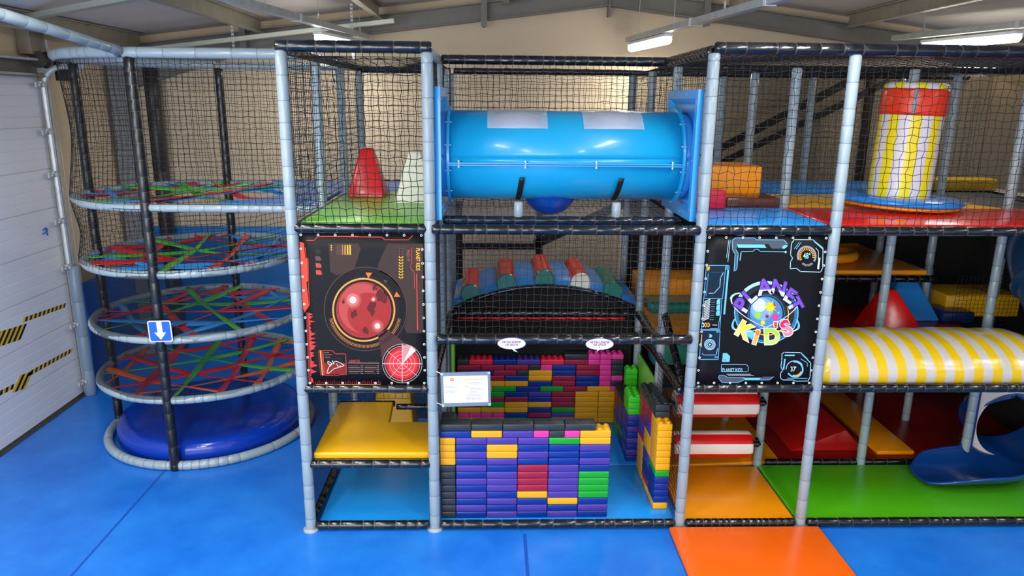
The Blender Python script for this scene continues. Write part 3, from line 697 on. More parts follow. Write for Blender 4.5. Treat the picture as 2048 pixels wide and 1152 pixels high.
for x in (-1.045, 1.05):
    mb = MB(); n = 64
    P = [[(x-.012, -(R0-.01)*math.cos(2*PI*k/n), (R0-.01)*math.sin(2*PI*k/n)), (x-.012, -(R0+.045)*math.cos(2*PI*k/n), (R0+.045)*math.sin(2*PI*k/n)), (x+.012, -(R0+.045)*math.cos(2*PI*k/n), (R0+.045)*math.sin(2*PI*k/n)), (x+.012, -(R0-.01)*math.cos(2*PI*k/n), (R0-.01)*math.sin(2*PI*k/n))] for k in range(n+1)]
    fl_ = mb.grid(P).build('joint_flange', M_tun, parent=t, smooth='auto')
    for k in range(12):
        a = 2*PI*(k+.5)/12; MBb = MB(); MBb.tube([(x-.03, -(R0+.03)*math.cos(a), (R0+.03)*math.sin(a)), (x+.03, -(R0+.03)*math.cos(a), (R0+.03)*math.sin(a))], .007, 8)
        MBb.build('bolt', M_bolt, parent=fl_)
mb = MB(); mb.box((0, -(R0+.02), -.045), (2.08, .045, .012)); mb.box((0, -(R0+.02), -.062), (2.08, .045, .012)); sf = mb.build('seam_flange', M_tun2, parent=t, bevel=.003, bseg=1)
for x in (-.95, -.36, .27, .95): MB().tube([(x, -(R0+.03), -.085), (x, -(R0+.03), -.02)], .009, 8).build('bolt', M_bolt, parent=sf)
M_clear = mat('clear_window_plastic', '#F4F8FC', rough=.06, alpha=.30, coat=.6)
M_hole = mat('window_recess', '#4C7AA8', rough=.3)
for xc in (-.43, .43):
    mb = MB(); P = []
    for k in range(17):
        a = math.radians(100-(100-38)*k/16); r = R0+.016; P.append([(xc-.27, -r*math.cos(a), r*math.sin(a)), (xc+.27, -r*math.cos(a), r*math.sin(a))])
    w_ = mb.grid(P).build('window_sheet', M_clear, parent=t, smooth=True, solid=.004)
    mb = MB(); P = []
    def on(u, v): a = math.radians(68+v*22); r = R0+.0085; return (xc+u*.22, -r*math.cos(a), r*math.sin(a))
    ring = [on(math.copysign(abs(math.cos(q))**.5, math.cos(q)), math.copysign(abs(math.sin(q))**.6, math.sin(q))) for q in [2*PI*i/40 for i in range(40)]]
    for i in range(1, 13):
        pass
    nv = 8; G = []
    for j in range(nv+1):
        v = -1+2*j/nv; wd = (1-abs(v)**4)**.3 if abs(v) < 1 else .55
        G.append([on(-wd+2*wd*i/10, v) for i in range(11)])
    mb.grid(G).build('window_opening', M_hole, parent=t, smooth=True)
    for u in (-.25, 0, .25):
        a = math.radians(42); r = R0+.02; MB().lathe([(.007, 0), (.007, .004), (.0, .006)], 10).build('screw', M_bolt, parent=w_).location = (xc+u, -r*math.cos(a), r*math.sin(a))
# viewing dome under the tunnel
mb = MB(); prof = [(.265*math.cos(a), -.268*math.sin(a)) for a in [PI/2*i/14 for i in range(15)]][::-1]
d_ = mb.lathe([(max(r, .001), z) for r, z in prof], 40).build('viewing_dome', mat('dome_blue', '#0B3F98', rough=.2, coat=.4), parent=t, smooth=True); d_.location = (-.1, .08, -.305)
# end plates: dished square panels
for sx, nm in ((-1, 'left'), (1, 'right')):
    mb = MB(); X = sx*1.15; y0, y1, z0, z1 = -.56, .54, -.53, .60
    q = -sx
    outer = [(y0, z0), (y1, z0), (y1, z1), (y0, z1)]; ins = .07
    inner = [(y0+ins, z0+ins), (y1-ins, z0+ins), (y1-ins, z1-ins), (y0+ins, z1-ins)]
    inn2 = [(y0+ins+.05, z0+ins+.05), (y1-ins-.05, z0+ins+.05), (y1-ins-.05, z1-ins-.05), (y0+ins+.05, z1-ins-.05)]
    n = 48; hole = [((R0-.02)*math.cos(2*PI*k/n), (R0-.02)*math.sin(2*PI*k/n)) for k in range(n)]
    def sq(k):
        a = 2*PI*k/n; c, s_ = math.cos(a), math.sin(a); m_ = max(abs(c), abs(s_)); c /= m_; s_ /= m_
        return c, s_
    P = []
    for k in range(n+1):
        c, s_ = sq(k % n); hy, hz = hole[k % n]
        def rect(p): return (p[0][0]+(p[2][0]-p[0][0])*(c+1)/2, p[0][1]+(p[2][1]-p[0][1])*(s_+1)/2)
        a_, b_, c_ = rect(outer), rect(inner), rect(inn2)
        P.append([(X-q*.0, a_[0], a_[1]), (X+q*.05, a_[0], a_[1]), (X+q*.05, b_[0], b_[1]), (X+q*.0, c_[0], c_[1]), (X+q*.0, hy, hz)])
    o = mb.grid(P).build('end_plate', M_tun2, parent=t, smooth='auto', solid=.008)
    for (yy, zz) in ((y0+.035, z1-.1), (y0+.035, .0), (y0+.035, z0+.1), (-.2, z1-.035), (.25, z1-.035), (-.2, z0+.035), (.25, z0+.035)):
        mb = MB().tube([(X+q*.045, yy, zz), (X+q*.062, yy, zz)], .009, 8); mb.build('bolt', M_bolt, parent=o)
# props and straps
for x, w in ((1.985, 'left'), (2.88, 'right')):
    t2 = empty('tunnel_prop', (x, .27, 3.03), 'short grey padded prop with black strap under the tunnel, the %s one' % w, 'prop')
    sleeve_mb([(0, 0, 0), (0, .0, .14)], .042, .3, .95).build('prop_sleeve', M_grey, parent=t2, smooth=True)
    P = []; 
    for k in range(9):
        a = math.radians(-72+48*k/8); r = R0+.022; xx = .0+.028*(k/8)**1.5
        P.append([(xx-.024, (.6-.27)-r*math.cos(a), (3.565-3.03)+r*math.sin(a)), (xx+.024, (.6-.27)-r*math.cos(a), (3.565-3.03)+r*math.sin(a))])
    MB().grid(P).build('black_strap', mat('strap_black', '#141210', rough=.5), parent=t2, smooth=True, solid=.006)

# ---- arch bridge behind the pit
t = empty('arch_bridge', (2.42, 2.5, 1.5), 'blue padded arch bridge behind the brick pit', 'bridge')
def archz(x):
    u = (x-2.42)/1.12; return 1.5+.34*max(0, 1-u*u)**.5*1.0 if abs(u) < 1 else 1.5
P = []; n = 40
def az(x): u = (x-2.42)/1.25; return 1.5+.33*(1-u*u) if abs(u) < 1 else 1.5
rows = []
for i in range(n+1):
    x = 1.27+2.3*i/n; z = az(x)
    rows.append([(x, 2.46, 1.46), (x, 2.46, z), (x, 2.5, z+.06), (x, 2.6, z+.10), (x, 3.0, z+.12), (x, 3.5, z+.1), (x, 3.56, z+.04), (x, 3.56, 1.46)])
o = MB().grid(rows, mf=lambda i, j: 1 if j in (0,) else 0).build('arch_body', [M_blue, M_dark], smooth='auto'); rel(o, t)
o = sleeve_mb([(1.29+2.26*i/24, 2.44, az(1.29+2.26*i/24)+.0) for i in range(25)], .03, .16, .93).build('arch_edge_bar', [M_black, M_tie], smooth=True); rel(o, t)
M_teal = vinyl('teal_green_vinyl', '#0C7E6C', .2, 4)
rollc = [(1.48, M_red, M_teal, 'red half round cushion with a green end, first from the left on the arch bridge'), (1.93, M_red, M_teal, 'red half round cushion with a green end, second from the left on the arch bridge'),
         (2.40, M_red, M_teal, 'red half round cushion with a green end, at the crown of the arch bridge'), (2.86, M_red, M_cream, 'red half round cushion with a white end on the arch bridge'),
         (3.27, M_teal, M_teal, 'all green half round cushion at the right end of the arch bridge')]
for x, m1, m2, l in rollc:
    sl = -2*.33*(x-2.42)/1.25/1.25; an = math.atan(sl); z = az(x)+.085; h = .125
    t2 = empty('bridge_cushion', (x, 2.47, z), l, 'cushion', 'half round cushions on the arch bridge')
    rows = []
    for i in range(2):
        pass
    prof = [(-h, -.06)]+[(-h*math.cos(PI*k/12), h*math.sin(PI*k/12)) for k in range(13)]+[(h, -.06)]
    P = [[(a, y, b) for (a, b) in prof] for y in (0.012, .05, .5, .95)]
    MB().grid(P).build('cushion_body', m1, parent=t2, smooth=True)
    nn = len(prof); mb = MB(); mb.add([(a, 0.012, b) for a, b in prof]+[(a*.9, -.012, b*.9) for a, b in prof], [[i, i+1, nn+i+1, nn+i] for i in range(nn-1)]+[list(range(nn, 2*nn))]+[[nn-1, 0, nn, 2*nn-1]])
    mb.build('end_cap', m2, parent=t2, smooth='auto')
    t2.rotation_euler = (0, -an, 0)
# red fringe under the back bar
P = [[(1.32+2.1*i/60, 2.37+.012*math.sin(i*1.3), 1.455), (1.32+2.1*i/60, 2.37+.012*math.sin(i*1.3), 1.425+.006*math.sin(i*2.1))] for i in range(61)]
tag(MB().grid(P).build('red_fringe', M_red, smooth=True, solid=.004), 'narrow red fringe hanging under the back bar of the pit', 'fringe')
# blocks right of the arch, seen through the net
rbox('soft_block', (4.15, 3.1, 1.52), (.95, .6, .32), M_org, 'orange soft block behind the net left of the logo banner', 'soft block')
rbox('soft_block', (4.12, 2.55, 1.52), (.8, .45, .12), M_teal, 'low teal soft block in front of the orange one, left of the logo banner', 'soft block')
rbox('soft_block', (4.1, 2.3, .9), (.7, .3, .55), M_teal, 'teal soft block behind the net beside the third front post', 'soft block')
pad_prism('deck_mat', [(3.66, 1.3), (4.75, 1.3), (4.75, 3.5), (3.66, 3.5)], 1.47, 1.518, M_org, 'orange deck mat one level up behind the logo banner', 'mat')
pad_prism('side_pad', [(3.585, 1.26), (3.63, 1.26), (3.63, 2.34), (3.585, 2.34)], .06, 1.0, M_green, 'green upright pad at the back right of the brick pit', 'pad')
pad_prism('side_pad', [(1.25, 2.1), (1.29, 2.1), (1.29, 2.42), (1.25, 2.42)], .06, 1.2, M_green, 'narrow green upright pad at the back left of the brick pit', 'pad')

# ------------------------------------------------------------------ soft bricks
BC = {'B': ('#06308F', 'blue'), 'P': ('#4C3A9C', 'purple'), 'Y': ('#F6AF0C', 'yellow'), 'R': ('#A01B3B', 'crimson'), 'D': ('#2E353A', 'dark grey'), 'G': ('#19A529', 'green'), 'K': ('#EE3C9E', 'pink'), 'V': ('#47DC2C', 'lime green'), 'S': ('#F0254A', 'red')}
BM = {k: mat('brick_'+v[1].replace(' ', '_'), v[0], rough=.36, bump=.04, bscale=30) for k, v in BC.items()}
BW, BH = .3, .0718
PROTO = {}
def brick_mesh(c, half, stud, lid=False):
    key = (c, half, stud, lid)
    if key in PROTO: return PROTO[key]
    w = (BW/2 if half else BW)-.003
    mb = MB().box((w/2, .0735, (BH-.0015)/2+.0005), (w, .147, BH-.0015)); o = mb.build('foam_brick', BM[c], bevel=.0115, bseg=3)
    if stud:
        nx = 2 if half else 4; m2 = MB()
        for i in range(nx):
            for j in range(2):
                m2.lathe([(.0235, -.004), (.0235, .014), (.019, .018), (.0001, .018)], 14, c=((i+.5)*.075, .037+j*.074, BH))
        s = m2.build('stud', BM[c], smooth='auto')
        bm = bmesh.new(); bm.from_mesh(o.data); bm.from_mesh(s.data); bm.to_mesh(o.data); bm.free(); bpy.data.objects.remove(s, do_unlink=True)
        try: o.data.set_sharp_from_angle(angle=math.radians(35))
        except Exception: pass
    me = o.data; me.name = 'foam_brick'; bpy.data.objects.remove(o, do_unlink=True); PROTO[key] = me
    return me
ORD = ['', 'first', 'second', 'third', 'fourth', 'fifth', 'sixth', 'seventh', 'eighth', 'ninth', 'tenth', 'eleventh', 'twelfth', 'thirteenth', 'fourteenth', 'fifteenth', 'sixteenth', 'seventeenth']
SLOT = mat('lid_slot', '#101214', rough=.6)
def brick(c, half, x, y, z, label, group, stud=False, rz=0, lid=False):
    o = bpy.data.objects.new('foam_brick', brick_mesh(c, half, stud)); COL.objects.link(o); o.location = (x, y, z); o.rotation_euler = (0, 0, rz)
    tag(o, label, 'brick', group)
    if lid:
        s = MB().box((BW/2, .0735, BH+.0005), (.03, .012, .004)).build('slot', SLOT, parent=o)
    return o
random.seed(11)
def jx(): return random.uniform(-.0015, .0015)
# front wall: columns listed from the top course (12) down to the floor
FW = ['YYYYDDDDDDDD', 'PBPBPBPBPBPB', 'PYYPBPPPBPBP', 'PBPBRRRRYBPB', 'GBBBPPPPPYBP', 'YPBPBGGGGBPB']
Z0 = .0565; FX = 1.252; FY = .09
for ci, col in enumerate(FW):
    half = ci == 0; x = FX if half else FX+.15+(ci-1)*.3
    for ri, c in enumerate(reversed(col)):
        brick(c, half, x+jx(), FY+jx(), Z0+ri*BH, '%s %sbrick in the front wall, %s column from the left, %s course up' % (BC[c][1], 'half ' if half else '', ORD[ci+1], ORD[ri+1]), 'bricks of the front wall')
x = FX; k = 0
for c in ['B', 'Y', 'P', 'k', 'd', 'k', 'Y']:
    half = c.islower(); c = c.upper(); k += 1; last = k == 7
    brick(c, half, x+jx(), FY+jx(), Z0+12*BH, '%s %sbrick in the front wall under the dark lids, %s from the left' % (BC[c][1], 'half ' if half else '', ORD[k]), 'bricks of the front wall', stud=last)
    x += .15 if half else .3
for i in range(5):
    brick('D', False, FX+.003+i*.3, FY+jx(), Z0+13*BH, 'dark grey lid brick on top of the front wall, %s from the left' % ORD[i+1], 'dark lid bricks of the front wall', lid=True)
# short stack behind the left end of the front wall
for ri in range(14):
    c = 'D' if ri > 11 else 'BPY'[ri % 3]
    brick(c, True if ri < 13 else True, FX+.003, FY+.155, Z0+ri*BH, '%s half brick behind the front wall at its left end, %s course up' % (BC[c][1], ORD[ri+1]), 'bricks behind the left end of the front wall')
# back wall rows bottom to top: halves h0..h13 ; capital = full brick, small = half brick
BWR = ['YYGBYYY', 'kkkkBRPYY', 'YYYBGYY', 'RGYYRYY', 'RRRBRYY', 'PGBPRYY', 'dYdGBGRYk', 'RYYBRBkd', 'YRBYRBkk', 'dBRdYBRkd', 'RRRdkBRkd', 'dRBPRRkkd', '----Dkkk']
def row_items(s):
    h = 0; out = []
    for c in s:
        if c == '-': h += 2; continue
        half = c.islower(); out.append((c.upper(), half, h)); h += 1 if half else 2
    return out
BWX, BWY = 1.315, 2.30
BWR[6] = 'dYGBGRYk'; BWR[12] = '----'
for ri, s in enumerate(BWR):
    it = row_items(s)
    if ri == 12: it = [('D', False, 9), ('K', True, 11), ('K', True, 12), ('K', True, 13)]
    for k, (c, half, h) in enumerate(it):
        stud = (ri == 11 and h < 9) or (ri == 12 and h > 10); cc = 'S' if (ri == 11 and c == 'R' and h < 9) else c
        brick(cc, half, BWX+h*.15+jx(), BWY+jx(), Z0+ri*BH, '%s %sbrick in the back wall, %s from the left, %s course up' % (BC[cc][1], 'half ' if half else '', ORD[k+1], ORD[ri+1]), 'bricks of the back wall', stud=stud)
# green column at the right end of the back wall
for ri in range(11):
    c = 'V' if ri > 5 else 'PB'[ri % 2]
    brick(c, True, 3.418, 2.14, Z0+ri*BH, '%s half brick in the column right of the back wall, %s course up' % (BC[c][1], ORD[ri+1]), 'bricks of the right end column', stud=ri == 10)
# low side wall, bricks lying front to back
HP = PI/2
def side(c, x, y, ri, where, grp, half=False, stud=False):
    brick(c, half, x+.147, y, Z0+ri*BH, '%s %sbrick in the %s, %s course up' % (BC[c][1], 'half ' if half else '', where, ORD[ri+1]), grp, stud=stud, rz=HP)
for ri in range(11):
    c = 'V' if ri > 7 else 'BP'[ri % 2]; side(c, 3.29, 1.26, ri, 'front column of the low side wall', 'bricks of the low side wall', stud=ri == 10)
for ri in range(8):
    side('BBGBPBPD'[ri], 3.29, 1.563, ri, 'middle column of the low side wall', 'bricks of the low side wall', stud=ri == 7)
for ri in range(8):
    side('GGPBPRRD'[ri], 3.29, 1.866, ri, 'rear column of the low side wall', 'bricks of the low side wall', stud=ri == 7)
# tall side wall nearest the camera
for ri in range(13):
    side('YBBBBGYYYYYYY'[ri], 3.385, .235, ri, 'front column of the tall side wall', 'bricks of the tall side wall', stud=ri == 12)
for ri in range(14):
    side('YRBBPPYYYPPRRD'[ri], 3.385, .538, ri, 'middle column of the tall side wall', 'bricks of the tall side wall', stud=ri == 13)
for ri in range(14):
    side('YYYYYYRPPRRRRD'[ri], 3.385, .841, ri, 'rear column of the tall side wall', 'bricks of the tall side wall', stud=ri == 13)
brick('D', True, 3.385+.147, .37, Z0+13*BH, 'dark grey half brick set back on the yellow front column of the tall side wall', 'dark bricks topping the tall side wall', rz=HP)
brick('D', False, 3.385+.147, .38, Z0+14*BH, 'dark grey studded brick, topmost on the tall side wall', 'dark bricks topping the tall side wall', rz=HP, stud=True)

# ================================================================== BANNERS
class Print:
    """flat printed artwork: shapes given in artwork units, laid in thin ink layers on the banner sheet"""
    def __init__(s, quad, X0, X1, Zt, Zb, Y):
        s.q = quad; s.X0, s.X1, s.Zt, s.Zb, s.Y = X0, X1, Zt, Zb, Y; s.mb = MB(); s.mats = []; s.k = 1
    def uv(s, x, y):
        (tlx, tly), (trx, try_), (brx, bry), (blx, bly) = s.q
        v = (y-tly)/(bly-tly); l = tlx+(blx-tlx)*v; r = trx+(brx-trx)*v
        return (x-l)/(r-l), v
    def P(s, x, y):
        u, v = s.uv(x, y); return (s.X0+(s.X1-s.X0)*u, s.Y-.0012-.0005*s.k, s.Zt+(s.Zb-s.Zt)*v)
    def mi(s, m):
        if m not in s.mats: s.mats.append(m)
        return s.mats.index(m)
    def poly(s, pts, m, k=None):
        if k is not None: s.k = k
        s.mb.add([s.P(x, y) for x, y in pts], [list(range(len(pts)))], s.mi(m))
    def ring(s, cx, cy, r0, r1, m, a0=0, a1=360, k=None, n=48, ex=1, ey=1, rot=0):
        if k is not None: s.k = k
        c_, s_ = math.cos(rot), math.sin(rot); V = []
        for i in range(n+1):
            a = math.radians(a0+(a1-a0)*i/n)
            for r in (r0, r1):
                x, y = r*ex*math.cos(a), r*ey*math.sin(a); V.append(s.P(cx+x*c_-y*s_, cy+x*s_+y*c_))
        s.mb.add(V, [[2*i, 2*i+1, 2*i+3, 2*i+2] for i in range(n)], s.mi(m))
    def disc(s, cx, cy, r, m, k=None, ex=1, ey=1, rot=0, n=40):
        if k is not None: s.k = k
        c_, s_ = math.cos(rot), math.sin(rot)
        s.poly([(cx+r*ex*math.cos(2*PI*i/n)*c_-r*ey*math.sin(2*PI*i/n)*s_, cy+r*ex*math.cos(2*PI*i/n)*s_+r*ey*math.sin(2*PI*i/n)*c_) for i in range(n)], m)
    def line(s, pts, w, m, k=None, closed=False):
        if k is not None: s.k = k
        if closed: pts = pts+[pts[0]]
        for (x0, y0), (x1, y1) in zip(pts, pts[1:]):
            L = math.hypot(x1-x0, y1-y0) or 1; nx, ny = -(y1-y0)/L*w/2, (x1-x0)/L*w/2; ex, ey = (x1-x0)/L*w/2, (y1-y0)/L*w/2
            s.mb.add([s.P(x0+nx-ex, y0+ny-ey), s.P(x1+nx+ex, y1+ny+ey), s.P(x1-nx+ex, y1-ny+ey), s.P(x0-nx-ex, y0-ny-ey)], [(0, 1, 2, 3)], s.mi(m))
    def ticks(s, cx, cy, r0, r1, m, a0, a1, n, w, k=None):
        if k is not None: s.k = k
        for i in range(n):
            a = math.radians(a0+(a1-a0)*i/(n-1)); s.line([(cx+r0*math.cos(a), cy+r0*math.sin(a)), (cx+r1*math.cos(a), cy+r1*math.sin(a))], w, m)
    def blob(s, cx, cy, r, m, k=None, seed=1, spikes=11, amp=.45):
        if k is not None: s.k = k
        rn = random.Random(seed); pts = []
        for i in range(spikes*4):
            a = 2*PI*i/(spikes*4); q = r*(1+amp*rn.random()) if i % 4 == 0 else r*(.62+.12*rn.random()) if i % 2 == 0 else r*.72
            pts.append((cx+q*math.cos(a), cy+q*math.sin(a)))
        s.poly(pts, m)
    def land(s, cx, cy, r, m, k, seed):
        s.k = k; rn = random.Random(seed); ph = [(rn.uniform(0, 6), rn.uniform(.1, .28)/(.5+.5*f)) for f in range(1, 7)]; pts = []
        for i in range(40):
            a = 2*PI*i/40; q = r*(.8+sum(am*math.sin((f+1)*a+p) for f, (p, am) in enumerate(ph))); pts.append((cx+q*.8*math.cos(a), cy+q*1.1*math.sin(a)))
        s.poly(pts, m)
    def text(s, t, cx, cy, size, m, rot=0, sx=1.0, bold=0, k=None, m2=None, split=.1, shear=0, align='CENTER'):
        """rot in degrees clockwise as seen"""
        if k is not None: s.k = k
        cu = bpy.data.curves.new('t', 'FONT'); cu.body = t; cu.size = size; cu.align_x = align; cu.align_y = 'CENTER'; cu.offset = bold*size; cu.resolution_u = 3; cu.shear = shear
        ob = bpy.data.objects.new('t', cu); COL.objects.link(ob); bpy.context.view_layer.update()
        me = bpy.data.meshes.new_from_object(ob.evaluated_get(bpy.context.evaluated_depsgraph_get()))
        bm = bmesh.new(); bm.from_mesh(me)
        if m2: bmesh.ops.bisect_plane(bm, geom=bm.verts[:]+bm.edges[:]+bm.faces[:], plane_co=(0, size*split, 0), plane_no=(.1, 1, 0))
        a = math.radians(rot); c_, s_ = math.cos(a), math.sin(a); bm.verts.ensure_lookup_table(); bm.verts.index_update()
        V = []
        for v in bm.verts:
            x, y = v.co.x*sx, -v.co.y; V.append(s.P(cx+x*c_-y*s_, cy+x*s_+y*c_))
        o = len(s.mb.v); s.mb.v += [Vector(p) for p in V]
        for f in bm.faces:
            low = m2 and f.calc_center_median().y < size*split-.1*f.calc_center_median().x
            s.mb.f.append([o+v.index for v in f.verts]); s.mb.m.append(s.mi(m2 if low else m))
        bm.free(); bpy.data.objects.remove(ob, do_unlink=True); bpy.data.meshes.remove(me); bpy.data.curves.remove(cu)
def ink(name, c): return mat('ink_'+name, c, rough=.55, spec=.25)
def banner(name, label, X0, X1, Zt, Zb, Y, art, nh=8, nv=11):
    t = empty(name, ((X0+X1)/2, Y, Zb), label, 'banner')
    mb = MB(); n = 10
    P = [[(X0+(X1-X0)*i/n, Y, Zb+(Zt-Zb)*j/n) for j in range(n+1)] for i in range(n+1)]
    o = mb.grid(P).build('banner_sheet', ink('black', '#070708'), smooth=True, solid=.002); rel(o, t)
    o = art.mb.build('printed_artwork', art.mats); rel(o, t)
    me = MB()
    ring = [(.0085*math.cos(2*PI*i/12), .0085*math.sin(2*PI*i/12)) for i in range(12)]
    pos = [(X0+.02+(X1-X0-.04)*i/(nh-1), z) for i in range(nh) for z in (Zt-.016, Zb+.016)]+[(x, Zb+.016+(Zt-Zb-.032)*j/nv) for j in range(1, nv) for x in (X0+.014, X1-.014)]
    base = MB().tube([(a, 0, b) for a, b in ring], .0032, 6, closed=True).build('eyelet', M_white, smooth=True)
    me_ = base.data; bpy.data.objects.remove(base, do_unlink=True)
    for x, z in pos:
        e = bpy.data.objects.new('eyelet', me_); COL.objects.link(e); e.parent = t; e.location = (x-(X0+X1)/2, -.008, z-Zb)
    return t
# ---- red planet banner
A = Print(((2, 0), (900, 0), (925, 1080), (62, 1080)), .055, 1.145, 2.92, 1.505, -.002)
kR = ink('red', '#E8452F'); kR2 = ink('deep_red', '#7E2018'); kO = ink('orange', '#F2A24A'); kG = ink('taupe', '#3A2A24'); kG2 = ink('taupe_light', '#5A4038'); kPl = ink('planet_red', '#9C2A26'); kPl2 = ink('planet_red_pale', '#B24640'); kCo = ink('continent', '#5C1A18')
kW = ink('white', '#F1EAE6'); kPk = ink('pink_grey', '#8C6A66'); kOr = ink('bright_orange', '#F4701E'); kYe = ink('amber', '#F0B32A'); kRd = ink('radar_red', '#D8232A'); kRd2 = ink('radar_red_dark', '#A5161C'); kBr = ink('brown_shadow', '#1C100D'); kBk = ink('jet', '#060506')
A.disc(480, 530, 305, kBr, k=1)
A.poly([(218, 70), (430, 70), (448, 108), (400, 245), (275, 290), (228, 265)], kG, k=2)
A.poly([(640, 70), (897, 70), (900, 690), (880, 700), (780, 700), (760, 660), (780, 590), (782, 500), (740, 390), (660, 300), (575, 255), (570, 215)], kG, k=2)
A.ring(480, 530, 296, 300, kG2, k=3); A.ring(480, 530, 240, 296, kBk, k=2)
A.ring(420, 500, 290, 292, kBr, ex=1, ey=.62, rot=.35, k=3); A.ring(560, 560, 260, 262, kG, ex=.6, ey=1.25, rot=-.3, k=3)
A.ring(468, 535, 216, 228, kO, k=4); A.ticks(468, 535, 217, 227, kG2, 0, 357, 120, 1.6, k=5)
A.ticks(478, 545, 242, 262, kO, 12, 168, 74, 2.2, k=4); A.ticks(478, 545, 266, 272, kG2, 12, 168, 60, 2, k=4)
A.disc(468, 535, 198, kPl, k=5); A.disc(455, 520, 176, kPl2, k=6, ex=.95); A.disc(500, 560, 150, kPl, k=7)
A.ring(468, 535, 196, 199, kPl2, k=8)
for i, (x, y, r, sd) in enumerate(((395, 560, 26, 3), (530, 530, 42, 5), (585, 430, 48, 8), (480, 685, 26, 9), (545, 375, 22, 4), (330, 470, 18, 6))): A.land(x, y, r*1.15, kCo, 8+(i % 2), sd)
A.poly([(380, 540), (400, 560), (392, 600), (372, 580)], kCo, k=9)
for x, y, rs in ((390, 462, (62, 46, 24, 12)), (538, 457, (20, 14, 8, 4)), (567, 648, (46, 30, 18, 9))):
    A.disc(x, y, rs[0], kPl2, k=10); A.disc(x, y, rs[1], ink('glow_pink', '#C76A62'), k=11); A.disc(x, y, rs[2], kW, k=12); A.ring(x, y, rs[3]*.8, rs[3], kPl2, k=13)
A.poly([(482, 270), (528, 272), (502, 310)], kOr, k=5); A.poly([(705, 402), (732, 440), (686, 440)], kOr, k=5); A.poly([(612, 320), (640, 326), (624, 345)], kG2, k=5)
for i in range(6): A.poly([(276+18*i, 80), (286+18*i, 80), (286+18*i, 148), (276+18*i, 148)], [kG2, kG2, ink('ochre', '#A0683A'), ink('ochre2', '#C88A3C'), kYe, kYe][i], k=4)
for i in range(4): A.disc(236, 86+14*i, 5, [kYe, kO, kO, kG2][i], k=4)
for i in range(4):
    y = 110+48*i; A.poly([(118+2*i, y), (150+2*i, y+2), (160+2*i, y+14), (160+2*i, y+32), (122+2*i, y+32)], [ink('soot', '#2A1C18'), kG2, ink('rust', '#B04838'), kR][i], k=3)
for i in range(11):
    y = 100+20*i; c = kG2 if i < 3 else kYe; A.line([(724, y), (737, y+12), (750, y)], 7, c, k=4)
A.text('PLANET KIDS', 858, 178, 42, kYe, rot=90, sx=.62, bold=.012, k=4); A.text('HUD 19', 788, 150, 32, ink('dull_ochre', '#9A6A40'), rot=90, sx=.72, k=4)
A.line([(812, 100), (814, 205), (806, 215), (808, 240), (832, 268), (834, 380)], 3, kR, k=4); A.line([(822, 100), (822, 205)], 4, kR2, k=4); A.line([(812, 355), (872, 358)], 2, kG2, k=4); A.line([(850, 280), (858, 675)], 6, kR, k=4)
A.line([(58, 52), (112, 52), (142, 24), (600, 26), (620, 44), (790, 44), (822, 14)], 4, kR, k=4); A.line([(150, 24), (430, 22)], 6, kR, k=5)
A.poly([(10, 60), (40, 70), (48, 170), (64, 180), (66, 330), (56, 340), (72, 500), (40, 550), (30, 520)], kR, k=3); A.line([(50, 100), (54, 165), (70, 180), (70, 330), (76, 500), (40, 552)], 3, kR, k=4)
rn = random.Random(4); x0 = 62; pts = [(52, 552)]; y = 556
while y < 1072: pts.append((x0+rn.choice((8, 14, 22, 40, 54))+(y-550)*.03, y)); y += rn.uniform(6, 16)
pts.append((70, 1076)); A.poly(pts, ink('spectrum_red', '#C23A34'), k=3)
A.poly([(52, 552), (66, 552), (86, 1076), (66, 1076)], kR2, k=4)
for i, (x, w, c) in enumerate(((140, 6, kR2), (152, 8, kO), (164, 4, kR))): A.poly([(x-4, 826), (x-4+w, 826), (x+w+12, 1012), (x+12, 1012)], c, k=3)
A.line([(172, 826), (240, 828), (262, 852), (336, 852), (342, 1004), (292, 1006), (282, 1014), (184, 1012)], 3, kR, k=4, closed=True)
A.poly([(178, 920), (336, 920), (340, 1000), (184, 1008)], kR2, k=3)
A.line([(182, 842), (215, 842)], 4, kPk, k=5); A.line([(184, 858), (236, 858)], 4, kPk, k=5); A.line([(186, 876), (222, 876)], 4, kPk, k=5); A.line([(190, 888), (312, 888)], 2, kG2, k=5)
A.line([(200, 990), (214, 950), (240, 925), (262, 905), (300, 918), (326, 938), (290, 950), (250, 962), (225, 985), (206, 998)], 4, kW, k=6, closed=True)
A.line([(204, 915), (222, 938), (236, 922), (208, 905)], 4, kW, k=6, closed=True); A.line([(240, 902), (252, 928)], 4, kW, k=6); A.line([(270, 925), (280, 945), (300, 940)], 3, kW, k=6)
A.text('UNIT.01', 402, 905, 24, kR, sx=.9, k=5); A.line([(356, 918), (578, 920)], 6, kPk, k=5)
for i in range(5):
    for x in (360, 476): A.line([(x, 940+14*i), (x+58+rn.randint(0, 30), 940+14*i)], 6, kPk if i % 2 else kG2, k=5); A.line([(x+88, 940+14*i), (x+100, 940+14*i)], 6, kPk, k=5)
A.poly([(566, 700), (640, 672), (790, 790), (600, 905), (588, 800)], ink('beam', '#4A2A28'), k=4)
for i, r in enumerate((142, 122, 112, 86, 62, 38)): A.disc(748, 922, r, [kBk, kRd2, kRd, ink('radar_b', '#E2363A'), kRd, ink('radar_b', '#E2363A')][i], k=6+i)
for r in (144, 128, 92, 66, 40): A.ring(748, 922, r-1.5, r+1.5, ink('radar_line', '#D9B0A8'), k=13)
A.poly([(748, 922), (846, 826), (820, 800), (790, 785), (745, 786)], ink('sweep', '#C98A80'), k=14)
A.poly([(748, 922), (846, 826), (812, 795)], ink('sweep_pale', '#E6D3CC'), k=15)
for a in (0, 90, 180, 270, 40, 130, 220, 310): A.line([(748, 922), (748+142*math.cos(math.radians(a)), 922+142*math.sin(math.radians(a)))], 3.2 if a % 90 == 0 else 1.6, kW, k=16)
